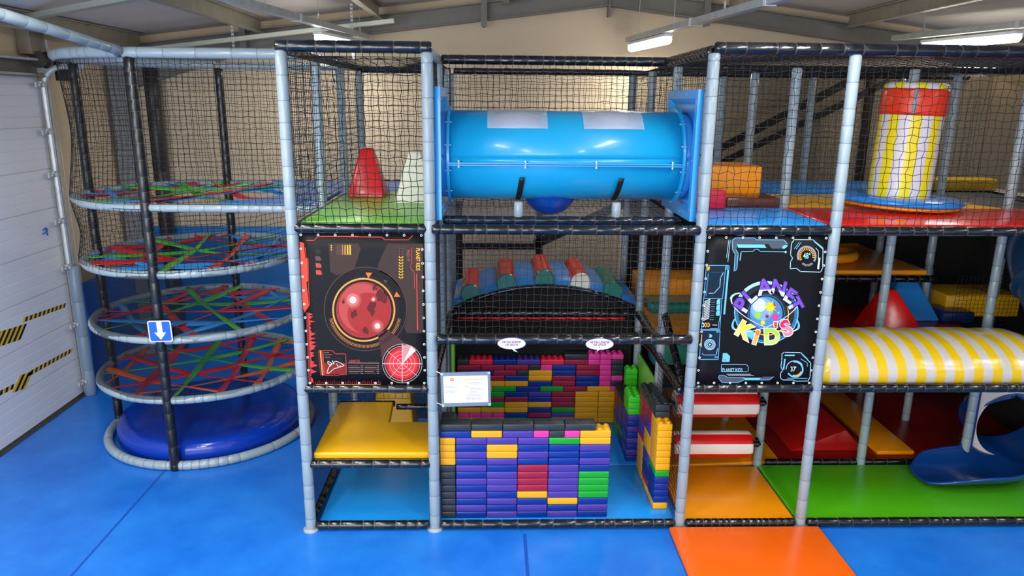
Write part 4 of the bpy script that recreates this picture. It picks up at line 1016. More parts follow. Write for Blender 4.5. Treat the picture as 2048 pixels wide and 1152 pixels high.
for i in range(38): x = 90+13.5*i; A.line([(x, 1048 if i % 4 == 0 else 1058), (x, 1076)], 1.6, kR, k=4)
A.line([(120, 1078), (590, 1078)], 2, kO, k=5)
banner('planet_banner', 'black banner printed with a red planet, targeting rings and a radar', .055, 1.145, 2.92, 1.505, -.002, A)
# ---- logo banner
B = Print(((98, 92), (892, 92), (762, 1052), (16, 1052)), 3.655, 4.745, 2.915, 1.505, -.002)
kC = ink('cyan', '#6FC6F2'); kC2 = ink('pale_cyan', '#A9DCF4'); kS = ink('slate', '#4B5562'); kN = ink('navy', '#0E2436'); kCy = ink('steel_blue', '#2F6E92'); kAm = ink('amber2', '#F5A524'); kLG = ink('silver', '#D8DEE4'); kBlk = ink('ink_black', '#05070B')
# top frame
B.poly([(262, 120), (284, 105), (408, 105), (418, 116), (600, 116), (622, 142), (600, 160), (580, 170), (520, 170), (498, 142), (300, 142), (285, 180), (300, 200), (290, 300), (272, 312), (280, 205), (262, 175)], kS, k=2)
B.line([(262, 120), (284, 105), (408, 105), (418, 116), (600, 116), (622, 142)], 4, kC, k=3); B.line([(262, 175), (280, 205), (272, 312), (290, 300), (300, 200), (286, 180)], 4, kC, k=3); B.line([(262, 120), (262, 175)], 4, kC, k=3)
B.poly([(292, 145), (470, 145), (484, 166), (300, 166)], kC, k=4); B.poly([(588, 160), (600, 148), (622, 148), (622, 156), (604, 170), (588, 170)], kC, k=4)
B.line([(310, 245), (318, 190), (395, 188), (410, 175), (430, 175), (444, 188), (610, 190)], 3.5, kC, k=3); B.line([(312, 240), (318, 200)], 6, kC, k=4); B.disc(610, 191, 7, kC2, k=4)
B.line([(238, 122), (224, 226)], 3, kC2, k=3); B.line([(248, 122), (232, 252)], 3, kC2, k=3)
# left column
B.poly([(92, 278), (232, 278), (212, 486), (74, 486)], kN, k=2); B.line([(92, 276), (234, 276)], 3, kC, k=3); B.line([(218, 280), (196, 480)], 3, kC, k=3); B.line([(234, 310), (206, 582)], 11, kC, k=3); B.line([(92, 276), (40, 884)], 3, kC, k=3)
B.poly([(96, 284), (116, 284), (112, 304), (98, 312)], kAm, k=4); B.line([(104, 330), (88, 468)], 8, kCy, k=3); B.line([(202, 322), (184, 352), (178, 412), (140, 452), (108, 452)], 5, ink('grey_cyan', '#8FB8C4'), k=4); B.line([(104, 320), (218, 320)], 1.6, kCy, k=4)
for i in range(5): B.line([(222+5*i, 278), (220+5*i, 302)], 2, kC, k=3)
B.poly([(70, 486), (196, 486), (180, 684), (56, 684)], kBlk, k=2); B.line([(72, 486), (196, 486)], 3, kC, k=3); B.line([(192, 486), (176, 686), (50, 686)], 3, kC, k=3)
for i in range(12): B.line([(80-i*.8, 506+11*i), (114-i*.8, 490+11*i)], 5, kLG, k=3)
for i in range(10): B.line([(124-i*1.2, 496+14*i), (146-i*1.2, 496+14*i)], 5 if i % 2 else 2, ink('grey_teal', '#52707C'), k=3)
for i in range(3): B.poly([(158-2*i, 498+36*i), (166-2*i, 490+36*i), (182-2*i, 490+36*i), (180-2*i, 524+36*i), (156-2*i, 524+36*i)], kC, k=3)
for i, c in enumerate((kLG, kAm, kAm)): B.line([(66+17*i, 644), (80+17*i, 656), (66+17*i, 668)], 7, c, k=4)
B.line([(130, 656), (156, 657)], 4, kLG, k=4); B.line([(114, 680), (166, 680), (170, 640), (178, 600)], 3, kC, k=4)
B.poly([(56, 690), (178, 690), (164, 884), (42, 884)], kN, k=2); B.line([(56, 692), (178, 692), (164, 884), (42, 884)], 3, kC, k=3, closed=True)
B.poly([(104, 716), (118, 718), (128, 728), (116, 740), (104, 738), (110, 728)], kC, k=4)
for r in (34, 26, 17): B.ring(110, 785, r-2.2, r+2.2, kC2, k=4)
B.poly([(105, 778), (118, 785), (105, 793)], kLG, k=4); B.line([(60, 845), (70, 854), (150, 854), (160, 812)], 3, kC2, k=4); B.line([(58, 720), (54, 800)], 5, kAm, k=4)
for i in range(3): B.ring(156+6*i, 701, 3, 5, kC, k=4); B.ring(144+6*i, 868, 3, 5, kC, k=4)
# gauge 48
g = [(650, 135), (668, 114), (790, 114), (812, 132), (856, 165), (852, 290), (838, 316), (706, 312), (680, 292), (640, 296), (642, 250), (656, 230), (642, 208)]
B.line(g, 4.5, kC2, k=3, closed=True); B.line([(668, 170), (700, 130)], 3, kC, k=4); B.line([(680, 172), (712, 132)], 3, kC, k=4); B.line([(800, 125), (852, 168)], 7, kC, k=4); B.poly([(826, 226), (838, 226), (828, 298), (816, 296)], kLG, k=4); B.line([(808, 165), (826, 185), (824, 250)], 3, kLG, k=4)
B.ring(748, 215, 52, 64, ink('grey', '#8C929A'), 155, 395, k=4); B.ticks(748, 215, 40, 49, kAm, 150, 370, 16, 6, k=4); B.ticks(752, 225, 42, 54, kLG, 50, 130, 10, 2, k=4)
B.text('48°', 750, 216, 50, kC2, sx=.72, bold=.01, k=5)
# gauge 37
g = [(578, 845), (595, 836), (700, 838), (764, 908), (758, 1000), (744, 1030), (660, 1030), (648, 1022), (580, 1022), (566, 1010), (566, 975), (580, 958), (570, 930), (576, 890)]
B.line(g, 4.5, kC2, k=3, closed=True); B.line([(600, 856), (656, 856)], 9, kC, k=4); B.line([(596, 884), (586, 948)], 9, kC, k=4); B.line([(712, 852), (740, 880)], 8, kC, k=4); B.line([(700, 880), (740, 905), (742, 930)], 3, kC, k=4)
B.ring(660, 950, 46, 56, kC, -100, 150, k=4); B.ring(660, 950, 38, 46, kAm, 20, 110, k=4); B.ring(660, 950, 54, 60, ink('lightgrey', '#9AB4C4'), 180, 330, k=3); B.text("37'", 650, 950, 46, kLG, sx=.72, bold=.01, k=5)
B.line([(610, 1010), (740, 1012)], 3, kC, k=4)
# bottom left
B.poly([(194, 842), (220, 842), (240, 862), (236, 900), (188, 900)], kC, k=3); B.text('15', 205, 888, 22, kN, sx=.8, k=4)
B.line([(184, 918), (345, 918), (358, 932), (356, 962), (352, 966), (182, 966)], 3.5, kC, k=3, closed=True); B.text('PLANET.KIDS', 254, 956, 34, kC2, sx=.66, bold=.006, k=5)
B.line([(218, 984), (372, 984)], 3, kLG, k=3)
for i in range(14): B.line([(228+12*i, 993), (235+12*i, 993)], 3, kLG, k=3)
B.poly([(168, 990), (200, 990), (222, 1004), (330, 1006), (440, 1006), (455, 1000), (520, 1000), (495, 1022), (330, 1022), (290, 1040), (186, 1040), (164, 1012)], kS, k=2)
B.line([(168, 990), (200, 990), (222, 1004), (330, 1006)], 3, kC, k=3); B.poly([(320, 1008), (440, 1008), (425, 1020), (335, 1020)], kC, k=4); B.line([(520, 1000), (495, 1022), (330, 1022), (290, 1040), (186, 1040), (164, 1012), (168, 990)], 3, kC, k=3)
# centre emblem
B.ring(480, 575, 176, 196, kCy, k=2, ex=1.04, ey=1.02); B.ring(480, 575, 196, 202, kC, k=3, ex=1.04, ey=1.0); B.ring(480, 575, 150, 176, ink('dark_grey', '#25282E'), k=2, ex=1.02)
B.ring(480, 575, 150, 200, kC, 118, 150, k=3, ex=1.04); B.ring(480, 575, 182, 202, kC2, 195, 300, k=4, ex=1.04); B.ring(482, 580, 138, 146, kAm, -20, 110, k=4); B.ring(480, 580, 118, 136, ink('dark_grey', '#25282E'), k=3)
B.ring(480, 580, 114, 120, kCy, k=4)
kGl = ink('globe_blue', '#4F86B8'); kGl2 = ink('globe_blue_pale', '#7FA9CF'); kGl3 = ink('globe_highlight', '#C9DCEA')
B.disc(478, 580, 108, kGl, k=5); B.disc(452, 552, 74, kGl2, k=6); B.disc(434, 528, 44, kGl3, k=7)
for x, y, r, c, sd in ((505, 538, 38, ink('splat_yellow', '#E4E022'), 1), (424, 592, 26, ink('splat_lime', '#8FD83A'), 2), (536, 604, 26, ink('splat_magenta', '#D83A9C'), 3), (456, 640, 18, ink('splat_yellow', '#E4E022'), 4), (536, 526, 12, ink('splat_red', '#E8452F'), 5), (484, 600, 14, ink('splat_plum', '#8A1F66'), 6), (558, 576, 9, ink('splat_lime', '#8FD83A'), 7)): B.blob(x, y, r, c, k=8, seed=sd)
# orbits
B.ring(470, 575, 236, 246, kW, 8, 172, k=9, ex=.98, ey=.36, rot=.42, n=60); B.ring(478, 575, 236, 246, kW, 8, 172, k=9, ex=.98, ey=.36, rot=-.42, n=60)
B.ring(470, 575, 236, 250, kC2, 172, 215, k=9, ex=.98, ey=.36, rot=.42); B.ring(478, 575, 236, 250, kC2, -35, 8, k=9, ex=.98, ey=.36, rot=-.42)
B.ring(470, 575, 236, 250, kC, -30, 8, k=9, ex=.98, ey=.36, rot=.42); B.ring(478, 575, 236, 250, kC, 172, 212, k=9, ex=.98, ey=.36, rot=-.42)
kPu = ink('letter_purple', '#7B4CC0'); kPu2 = ink('letter_lilac', '#C9D4F2'); kEd = ink('letter_edge', '#151B3A')
for ch, x, y, r, sz in (('P', 325, 530, -58, 138), ('L', 372, 470, -42, 130), ('A', 470, 416, -8, 138), ('N', 562, 420, 14, 128), ('E', 632, 470, 34, 126), ('T', 662, 525, 62, 130)):
    B.text(ch, x, y, sz, kEd, rot=r, bold=.075, sx=1.0, k=11); B.text(ch, x, y, sz, kPu, rot=r, bold=.035, sx=1.0, k=12, m2=kPu2, split=-.08)
for ch, x, y, r, sz, c, c2 in (('K', 330, 694, 30, 140, '#D8DC2C', '#F4E86A'), ('i', 410, 736, 18, 140, '#F08A1E', '#F6B052'), ('D', 512, 736, -2, 138, '#A6D23A', '#C4E070'), ("'", 538, 690, 0, 120, '#E8452F', '#E8452F'), ('S', 610, 680, -22, 140, '#E82A62', '#F48AA0')):
    B.text(ch, x, y, sz, ink('letter_rim', '#F2E9D8'), rot=r, bold=.075, k=11); B.text(ch, x, y, sz, ink('letter_'+c[1:], c), rot=r, bold=.04, k=12, m2=ink('letter_'+c2[1:], c2), split=.1)
banner('logo_banner', 'black banner with cyan gauges and a colourful planet logo in the middle', 3.655, 4.745, 2.915, 1.505, -.002, B)

# ---- speech bubbles and notice
M_bub = mat('sign_pale_lilac', '#E6E4F0', rough=.4); M_bed = mat('sign_edge_violet', '#4A3F9A', rough=.4); M_btx = mat('sign_text_plum', '#6E1650', rough=.5)
def bubble(x, z, lines, tail, label):
    t = empty('speech_bubble_sign', (x, -.105, z), label, 'sign', 'speech bubble signs')
    el = [(.125*math.cos(2*PI*i/40), .053*math.sin(2*PI*i/40)) for i in range(40)]
    MB().prism([(a*1.04, b*1.07) for a, b in el], 0, .004, M=RX).build('sign_back', M_bed, parent=t)
    m = MB().prism(el, .004, .0055, M=RX); m.prism(tail, .0038, .0054, M=RX); m.build('sign_face', M_bub, parent=t)
    mb = MB()
    for s_, yy, sz in lines: text_geo(s_, sz, mb, 0, lambda a, b, yy=yy: (a, -.0062, b+yy), .92)
    mb.build('lettering', M_btx, parent=t)
bubble(1.925, 1.94, (('NE PAS SORTIR', .014, .027), ('LES LEGOS', -.012, .027)), [(.0, -.048), (.022, -.05), (.055, -.082), (.02, -.07)], 'oval speech bubble sign on the left of the bar, above the blue bricks')
bubble(2.72, 1.935, (('NE PAS LANCER', .018, .027), ('LES LEGOS', -.006, .027), ('!!', -.03, .02)), [(-.02, -.05), (.004, -.05), (-.035, -.084), (-.018, -.066)], 'oval speech bubble sign on the right of the bar, above the pink bricks')
t = empty('rules_notice', (1.51, -.07, 1.485), 'white rules notice in a shiny clear holder beside the second front post', 'notice')
MB().prism(rr(.455, .335, .012), 0, .003, M=RX).build('holder', mat('notice_holder', '#8A9296', rough=.12, metal=.55), parent=t)
MB().prism(rr(.405, .262, .002), .003, .0042, M=RX).build('paper_sheet', mat('paper_white', '#EDEFF0', rough=.35), parent=t)
mb = MB(); gl = []
def nl(x0, x1, y, w, mi): mb.add([(x0, -.0048, y-w/2), (x1, -.0048, y-w/2), (x1, -.0048, y+w/2), (x0, -.0048, y+w/2)], [(0, 1, 2, 3)], mi)
mb.add([(-.14, -.0048, .085), (-.108, -.0048, .085), (-.108, -.0048, .115), (-.14, -.0048, .115)], [(0, 1, 2, 3)], 0); mb.add([(-.132, -.0052, .093), (-.115, -.0052, .101), (-.122, -.0052, .111)], [(0, 1, 2)], 3)
nl(-.02, .17, .096, .007, 1)
for y, a, b in ((.066, .0, .12), (.058, .02, .15), (.046, .05, .12), (.03, -.01, .03), (.022, .04, .08), (.01, .03, .14), (-.002, .04, .15), (-.02, .03, .1), (-.034, .03, .16), (-.05, .0, .13), (-.062, .02, .15)): nl(a, b, y, .003, 2)
for y, a, b in ((.052, -.19, -.11), (.035, -.19, -.06), (.02, -.19, -.1), (-.008, -.19, -.08), (-.02, -.19, -.08), (-.03, -.19, -.1)): nl(a, b, y, .003, 2)
for xx in (.02, .068, .112):
    n = 20; V = []
    for i in range(n):
        a = 2*PI*i/n
        for r in (.017, .0195): V.append((xx+r*math.cos(a), -.0048, -.09+r*math.sin(a)))
    mb.add(V, [[2*i, 2*i+1, (2*i+3) % (2*n), (2*i+2) % (2*n)] for i in range(n)], 4); nl(xx-.01, xx+.01, -.092, .006, 2)
mb.build('printed_text', [mat('notice_orange', '#E8862A', rough=.4), mat('notice_ochre', '#D9B25A', rough=.4), mat('notice_grey', '#7E8388', rough=.4), M_white, mat('notice_red_ring', '#A05A60', rough=.4)], parent=t)
for (a, b) in ((-.215, .155), (.215, .155), (-.215, -.155), (.215, -.155)):
    MB().tube([(.009*math.cos(q), -.006, .009*math.sin(q)) for q in [2*PI*i/12 for i in range(12)]], .0035, 6, closed=True).build('eyelet', M_white, parent=t, smooth=True).location = (a, 0, b)
for b in (.155, -.155): MB().tube([(-.215, 0, b), (-.26, .03, b+.01), (-.31, .07, b)], .004, 6).build('cable_tie', M_white, parent=t)
t.rotation_euler = (0, math.radians(-1.5), 0)

# ================================================================== RIGHT BAYS
# floor
pad_prism('floor_mat', [(3.48, -1.25), (4.96, -1.25), (4.96, -.065), (3.48, -.065)], .002, .05, M_org2, 'red orange mat on the blue floor in front of the structure', 'mat')
pad_prism('floor_pad', [(3.64, .06), (4.77, .06), (4.77, 1.14), (3.64, 1.14)], .004, .055, M_org, 'orange floor pad under the striped rollers', 'mat')
pad_prism('floor_pad', [(3.64, 1.16), (5.1, 1.26), (5.1, 3.5), (3.64, 3.5)], .004, .055, M_org, 'orange floor pad behind the striped rollers', 'mat')
pad_prism('floor_pad', [(4.79, .06), (7.72, .06), (7.72, 1.17), (4.79, 1.17)], .004, .055, M_grn, 'leaf green floor pad in front of the blue slide', 'mat')
pad_prism('floor_pad', [(5.12, 1.30), (8.43, 1.30), (8.43, 3.58), (5.12, 3.58)], .004, .05, M_drk, 'red floor pad behind the green one, darkened like shade', 'mat')
o = MB().prism([(5.3, 0), (6.2, 0), (5.95, .28)], 1.5, 3.3, M=Matrix(((1, 0, 0, 0), (0, 0, 1, 0), (0, 1, 0, .052), (0, 0, 0, 1)))).build('soft_wedge', vinyl('half_shaded_red_vinyl', '#A81412', .2, 3), bevel=.02); tag(o, 'low red soft ridge on the darkened red floor pad', 'wedge')  # ridge is plain red too, its colour darkened for shade
o = MB().prism([(6.3, 0), (6.75, 0), (6.75, .05), (6.3, .05)], 1.4, 3.3, M=Matrix(((1, 0, 0, 0), (0, 0, 1, 0), (0, 1, 0, .052), (0, 0, 0, 1)))).build('soft_strip', M_org, bevel=.015); tag(o, 'orange soft strip lying on the darkened red floor pad', 'mat')
# rollers
M_stR = vinyl('roller_red', '#D8120E', .35, 5); M_stW = vinyl('roller_cream', '#F0E6DC', .35, 5)
def roller(y, z, r, x0, x1, ph, label):
    t = empty('striped_roller', ((x0+x1)/2, y, z), label, 'roller', 'red and white squeeze rollers')
    n = 48; P = []; L = x1-x0
    xs = [0, .012, .03, .25*L, .5*L, .75*L, L-.03, L-.012, L]; rs = [.9, .97, 1, 1.01, 1.0, 1.01, 1, .97, .9]
    for i, (a, q) in enumerate(zip(xs, rs)):
        P.append([(a-L/2, r*q*math.cos(2*PI*k/n+ph), r*q*math.sin(2*PI*k/n+ph)) for k in range(n+1)])
    mb = MB().grid(P, mf=lambda i, j: (j//6) % 2); 
    for e in (0, -1):
        o_ = len(mb.v); mb.v += [Vector(p) for p in P[e][:-1]]; mb.f.append([o_+k for k in range(n)]); mb.m.append(1)
    mb.build('roller_cover', [M_stR, M_stW], parent=t, smooth='auto')
    MB().tube([(-L/2-.1, 0, 0), (L/2+.12, 0, 0), (L/2+.13, .13, 0)], .022, 10).build('axle', M_black, parent=t, smooth=True)
    mb = MB()
    for sx in (-1, 1): mb.tube([(sx*(L/2+.03), 0, 0), (sx*(L/2+.10), 0, 0)], .038, 12)
    mb.build('end_bush', M_black, parent=t, smooth='auto')
roller(1.03, .385, .148, 3.75, 4.62, .35, 'lower red and white striped roller above the orange pad')
roller(1.03, .875, .155, 3.75, 4.64, .5, 'upper red and white striped roller above the orange pad')
flat_net((3.58, .1, .06), (3.58, 1.15, .06), (3.58, .1, 1.35), .06, 'black knotted net between the brick pit and the striped rollers')
# striped roll on the first level
M_sy = vinyl('roll_yellow', '#DDB812', .5, 4, .25); M_sw = vinyl('roll_white', '#C4BDB6', .5, 4, .25)
prof = [(.07, 1.49), (.055, 1.55), (.075, 1.62), (.14, 1.70), (.25, 1.765), (.40, 1.81), (.6, 1.83), (.8, 1.815), (.98, 1.76), (1.1, 1.66), (1.14, 1.55), (1.14, 1.49)]
x0, per = 4.86, .0925; n = 26; rows = []
for i in range(n*2+1):
    x = x0+per*i/2; e = min(1, (i)/3.0, (n*2-i)/6.0); sc = .72+.28*math.sin(e*PI/2)
    q = .006*math.sin(x*9)+.004*math.sin(x*23)
    rows.append([(x, .6+(y-.6)*(.93+.07*sc), 1.49+(z-1.49)*sc+(q if z > 1.6 else 0)) for y, z in prof])
mb = MB().grid(rows, mf=lambda i, j: (i//2) % 2)
for e in (0, -1): o_ = len(mb.v); mb.v += [Vector(p) for p in rows[e]]; mb.f.append([o_+k for k in range(len(prof))]); mb.m.append(0)
tag(mb.build('striped_roll', [M_sy, M_sw], smooth=True, loc=(x0, .06, 1.49)), 'long yellow and white striped soft roll lying on the first level', 'soft roll')
pad_prism('deck_board', [(4.84, .06), (7.8, .06), (7.8, 1.16), (4.84, 1.16)], 1.44, 1.485, mat('dark_board', '#1A1815', rough=.7), 'dark deck board under the striped roll', 'board')
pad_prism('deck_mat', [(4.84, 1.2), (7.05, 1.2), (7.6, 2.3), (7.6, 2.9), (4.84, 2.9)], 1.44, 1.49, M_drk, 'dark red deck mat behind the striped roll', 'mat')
pyramid('soft_pyramid', (6.42, 1.75, 1.49), (.62, .5), (.13, .1), .50, M_red, 'red soft pyramid behind the striped roll', 'soft pyramid', shift=(-.06, 0))
pyramid('soft_pyramid', (6.93, 2.35, 1.49), (.66, .5), (.16, .12), .55, M_blue, 'blue soft pyramid behind the red one', 'soft pyramid', shift=(-.06, 0))
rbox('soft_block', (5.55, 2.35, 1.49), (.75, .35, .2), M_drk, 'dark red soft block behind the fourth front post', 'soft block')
o = MB().lathe([(.0001, 0), (.26, 0), (.26, .06), (.18, .13), (.0001, .15)], 28, c=(5.5, 2.75, 1.6)).build('round_cushion', M_yel, smooth=True); tag(o, 'yellow domed cushion behind the fourth front post', 'cushion')
pad_prism('platform_mat', [(4.85, 1.85), (6.85, 1.85), (6.85, 3.56), (4.85, 3.56)], 2.13, 2.19, M_org, 'orange platform mat high behind the logo banner', 'mat')
hb(4.8, 6.95, 1.84, 2.09, 'black padded bar under the orange platform mat', .045)
o = MB().tube([(5.85+.35*math.cos(2*PI*i/28), 2.4+.3*math.sin(2*PI*i/28), 2.27) for i in range(28)], .06, 12, closed=True).build('ring_cushion', M_org, smooth=True); tag(o, 'orange ring cushion on the high orange platform mat', 'ring cushion')
rbox('soft_block', (7.9, 2.6, 1.49), (.95, .6, .28), M_yel, 'yellow soft block at the far right of the first level', 'soft block')
rbox('soft_block', (7.45, 2.25, 1.49), (.4, .4, .13), vinyl('navy_vinyl', '#14306E', .2, 3), 'low navy soft block beside the yellow one', 'soft block')
rbox('soft_block', (7.2, 2.75, 1.49), (.42, .3, .55), M_bpad2, 'upright blue soft block behind the pyramids', 'soft block')
o = flat_net((7.3, 1.95, 1.5), (8.3, 1.95, 1.5), (7.3, 1.95, 2.1), .05, 'fine black net in front of the yellow soft block')
for i, x in enumerate((6.6, 7.0)):
    rbox('hanging_pad', (x+.3, 2.8, .62), (.3, .08, .82), M_yel, 'yellow mesh covered pad under the first level, %s of two' % ('left', 'right')[i], 'pad')
# upper deck
pad_prism('deck_mat', [(3.65, .06), (4.76, .06), (4.76, 1.14), (3.65, 1.14)], 2.965, 3.012, M_flo, 'bright blue upper deck mat above the logo banner', 'mat')
pad_prism('deck_mat', [(4.79, .06), (7.9, .06), (7.9, 1.18), (4.79, 1.18)], 2.965, 3.012, M_red, 'red upper deck mat under the striped drum', 'mat')
pad_prism('deck_mat', [(4.79, 1.2), (7.15, 1.2), (6.86, 2.38), (4.79, 2.38)], 2.965, 3.012, M_yel, 'golden yellow upper deck mat behind the red one', 'mat')
pad_prism('deck_mat', [(4.2, 2.42), (6.9, 2.42), (6.9, 3.5), (4.2, 3.5)], 2.965, 3.06, M_blue, 'blue upper deck mat at the rear right', 'mat')
rbox('soft_block', (7.7, 3.3, 2.97), (1.45, .3, .16), vinyl('mustard_vinyl', '#B08A10', .2, 4), 'long yellow soft block along the rear of the upper deck', 'soft block')
rbox('soft_block', (4.2, 1.9, 3.0), (.98, .62, .40), M_org, 'big orange soft block on the upper deck beside the third front post', 'soft block', bevel=.03)
rbox('soft_block', (3.89, 1.06, 3.012), (.46, .17, .19), vinyl('crimson_vinyl', '#D4123A', .2, 4), 'small crimson soft block in front of the orange one', 'soft block')
rbox('soft_block', (4.46, 1.36, 3.0), (.56, .40, .11), vinyl('brown_vinyl', '#5A2C1C', .25, 4, .22), 'low dark brown soft block in front of the orange one', 'soft block')
tag(MB().box((4.22, 2.3, 2.94), (1.1, 2.1, .03)).build('deck_board', mat('dark_board', '#1A1815')), 'dark deck board under the orange soft block', 'board')
# striped drum on its pole
t = empty('spinning_drum', (6.0, 1.2, 3.09), 'tall yellow and white striped drum with a red band on a blue disc', 'drum')
M_dy = vinyl('drum_yellow', '#F2DE12', .25, 4); M_dw = vinyl('drum_white', '#DCD8DE', .25, 4); M_db = vinyl('drum_red', '#F03A10', .25, 4)
n = 72; zs_ = [.05, .065, .3, .6, .86, .868]; P = [[(.297*math.cos(2*PI*k/n), .297*math.sin(2*PI*k/n), z) for k in range(n+1)] for z in zs_]
mb = MB().grid(P, mf=lambda i, j: (j//4) % 2); mb.build('drum_body', [M_dy, M_dw], parent=t, smooth=True)
MB().lathe([(.301, .87), (.308, .9), (.308, 1.10), (.301, 1.125)], 64).build('red_band', M_db, parent=t, smooth=True)
P = [[(r*math.cos(2*PI*k/n), r*math.sin(2*PI*k/n), z) for k in range(n+1)] for r, z in ((.297, 1.12), (.302, 1.15), (.288, 1.175), (.25, 1.185), (.06, 1.19))]
MB().grid(P, mf=lambda i, j: (j//4) % 2).build('drum_top', [M_dy, M_dw], parent=t, smooth=True)
mb = MB(); a0 = math.radians(-118)
P = [[((.313)*math.cos(a0+q), (.313)*math.sin(a0+q), z) for q in (-.06, 0, .06)] for z in (.88, 1.0, 1.13)]
MB().grid(P).build('zip_flap', mat('zip_grey', '#9FA8AA', rough=.35), parent=t, smooth=True, solid=.005)
M_disc = vinyl('disc_blue', '#1E86DE', .1, 4, .22)
d1 = MB().lathe([(.0001, .05), (.56, .05), (.60, .035), (.62, .01), (.60, -.012), (.55, -.02)], 64).build('disc', M_disc, parent=t, smooth=True)
d2 = MB().lathe([(.57, -.012), (.585, -.03), (.56, -.05), (.0001, -.05)], 64).build('disc_underside', M_org, parent=t, smooth=True)
t.rotation_euler = (math.radians(0), math.radians(2.0), 0)
# nets and backing of the right bays
flat_net((3.66, 0, 3.01), (4.76, 0, 3.01), (3.66, 0, 4.45), .066, 'black knotted net across the front of the bright blue upper mat', r=.003, jit=.2)
flat_net((4.84, 0, 3.01), (7.9, 0, 3.01), (4.84, 0, 4.45), .066, 'black knotted net across the front of the striped drum bay', r=.0028, jit=.2)
flat_net((3.66, 3.6, 3.05), (8.3, 3.6, 3.05), (3.66, 3.6, 4.44), .08, 'black knotted net along the rear of the right bays', r=.003)
flat_net((3.66, .06, 4.47), (7.9, .06, 4.47), (3.66, 3.5, 4.44), .09, 'black knotted net laid over the top of the right bays', sag=-.04)
MATS2 = mesh_fabric('brown_shade_mesh', '#3A3020', .74)  # stands for layered nets, darkened for the shaded wall behind them
fabric('mesh_screen', [[(4.86+i*.9, 3.64, 3.0), (4.86+i*.9, 3.64, 4.45)] for i in range(5)], MATS2, 'fine brown mesh with wall shade in its colour, behind the striped drum')
fabric('mesh_screen', [[(8.46, .1+i*.89, 3.0), (8.46, .1+i*.89, 4.45)] for i in range(5)], MATS2, 'added brown mesh darkening the right side of the upper deck')  # mesh added to darken the bright strip of wall at the right
fabric('mesh_screen', [[(3.64+i*.6, 3.64, 3.0), (3.64+i*.6, 3.64, 4.45)] for i in range(3)], mesh_fabric('fine_taupe_mesh', '#3A3326', .4), 'fine taupe mesh behind the orange soft block')
fabric('mesh_screen', [[(8.45, .1+i*.9, .0), (8.45, .1+i*.9, 2.96)] for i in range(5)], M_dark, 'added dark sheet closing the right end of the lower levels')  # added to cover the bright gap beside the backing with dark
flat_net((5.0, 2.38, 3.02), (7.1, 2.38, 3.02), (5.0, 2.38, 4.4), .06, 'fine black net behind the striped drum', r=.0022)
# dark boards closing the decks seen from below
pad_prism('deck_board', [(4.84, .08), (8.0, .08), (8.0, 1.2), (4.84, 1.2)], 2.93, 2.963, mat('dark_board', '#1A1815'), 'dark deck board under the red upper mat', 'board')
pad_prism('deck_board', [(4.84, 1.22), (8.3, 1.22), (8.3, 3.5), (4.84, 3.5)], 2.92, 2.96, mat('dark_board', '#1A1815'), 'dark deck board under the yellow and blue upper mats', 'board')

# ------------------------------------------------------------------ blue slide at the lower right
t = empty('tube_slide', (7.4, .9, .06), 'dark blue plastic slide with a wide open chute resting on the green pad', 'slide')
M_sl = mat('slide_blue_plastic', '#083F86', rough=.25, coat=.3, bump=.04, bscale=4)
def spline(ps, u):
    n = len(ps)-1; f = min(max(u*n, 0), n-1e-6); i = int(f); f -= i
    p0 = ps[max(i-1, 0)]; p1 = ps[i]; p2 = ps[i+1]; p3 = ps[min(i+2, n)]
    return [.5*(2*b+(c-a)*f+(2*a-5*b+4*c-d)*f*f+(-a+3*b-3*c+d)*f**3) for a, b, c, d in zip(p0, p1, p2, p3)]
cen = [(6.46, .80, .46), (6.66, .80, .455), (6.95, .81, .455), (7.25, .84, .455), (7.52, .98, .46), (7.70, 1.22, .49), (7.76, 1.55, .56)]
half = [[24], [50], [58], [62], [84], [172], [180]]; rad = [[.37], [.38], [.38], [.38], [.38], [.38], [.38]]
rows = []; NS, NA = 40, 36
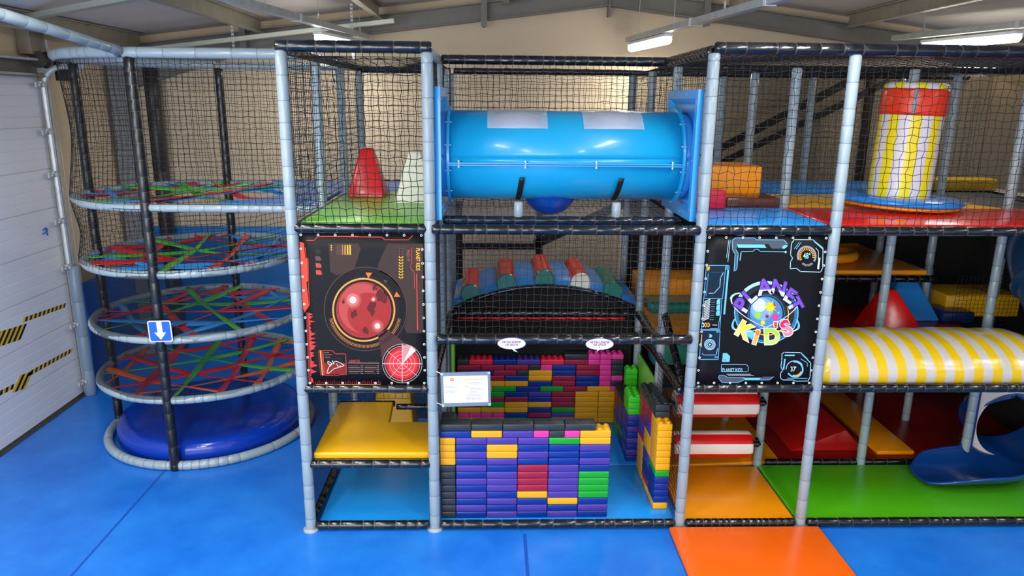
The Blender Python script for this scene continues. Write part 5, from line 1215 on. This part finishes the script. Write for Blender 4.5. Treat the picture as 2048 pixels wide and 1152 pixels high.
for i in range(NS+1):
    u = i/NS; c = spline(cen, u); h = math.radians(min(180, spline(half, u)[0])); r = spline(rad, u)[0]
    c2 = spline(cen, min(1, u+.02)); c1 = spline(cen, max(0, u-.02)); T = (Vector(c2)-Vector(c1)).normalized(); S_ = T.cross(Vector((0, 0, 1))).normalized(); U_ = S_.cross(T)
    rows.append([tuple(Vector(c)+S_*(r*1.12*math.sin(a))-U_*(r*math.cos(a))) for a in [(-h+2*h*j/NA) for j in range(NA+1)]])
rel(MB().grid(rows).build('chute', M_sl, smooth=True, solid=.02), t)
rim = [rows[i][0] for i in range(27, -1, -1)]+[rows[0][j] for j in range(1, NA)]+[rows[i][NA] for i in range(28)]
rel(MB().tube(rim, .018, 8).build('rolled_rim', M_sl, smooth=True), t)
M_wb = mat('white_board', '#D9D2C8', rough=.5)
P = []
for k in range(49):
    a = 2*PI*k/48; c, s_ = math.cos(a), math.sin(a); m_ = max(abs(c), abs(s_)); c /= m_; s_ /= m_
    P.append([(7.72+(c*.42 if c < 0 else c*.62), 1.27, .5+(s_*.44 if s_ < 0 else s_*.92)), (7.72+.39*math.cos(a), 1.27, .5+.39*math.sin(a))])
o = MB().grid(P).build('slide_board', M_wb, solid=.03); tag(o, 'white painted board around the mouth of the blue slide', 'board')
MB().box((7.285, 1.25, .74), (.03, .05, 1.36)).build('edge_trim', mat('trim_blue', '#123A86', rough=.4), parent=o)
MB().prism([(7.93+.11*math.cos(2*PI*i/20), 1.33+.07*math.sin(2*PI*i/20)) for i in range(20)], 1.248, 1.252, M=Matrix(((1, 0, 0, 0), (0, 0, 1, 0), (0, 1, 0, 0), (0, 0, 0, 1)))).build('red_mark', mat('mark_red', '#B0402C', rough=.5), parent=o)
# curved tube section above, at the right edge
t = empty('slide_tube', (7.56, .75, 2.34), 'dark blue slide tube section high at the right edge', 'slide tube')
M_st = mat('slide_tube_blue', '#1B3E5E', rough=.3, coat=.2)
pts = [(.15, .55, .35), (.08, .3, .28), (.0, .05, .1), (-.0, -.15, -.1), (.05, -.3, -.25)]
mb = MB().tube(pts, .44, 40, radii=[.40, .42, .42, .42, .41]); mb.build('tube_shell', M_st, parent=t, smooth=True)
mb = MB().tube([(.0, .0, .05), (-.001, -.03, .02)], .46, 40); fl_ = mb.build('joint_flange', M_st, parent=t, smooth='auto')
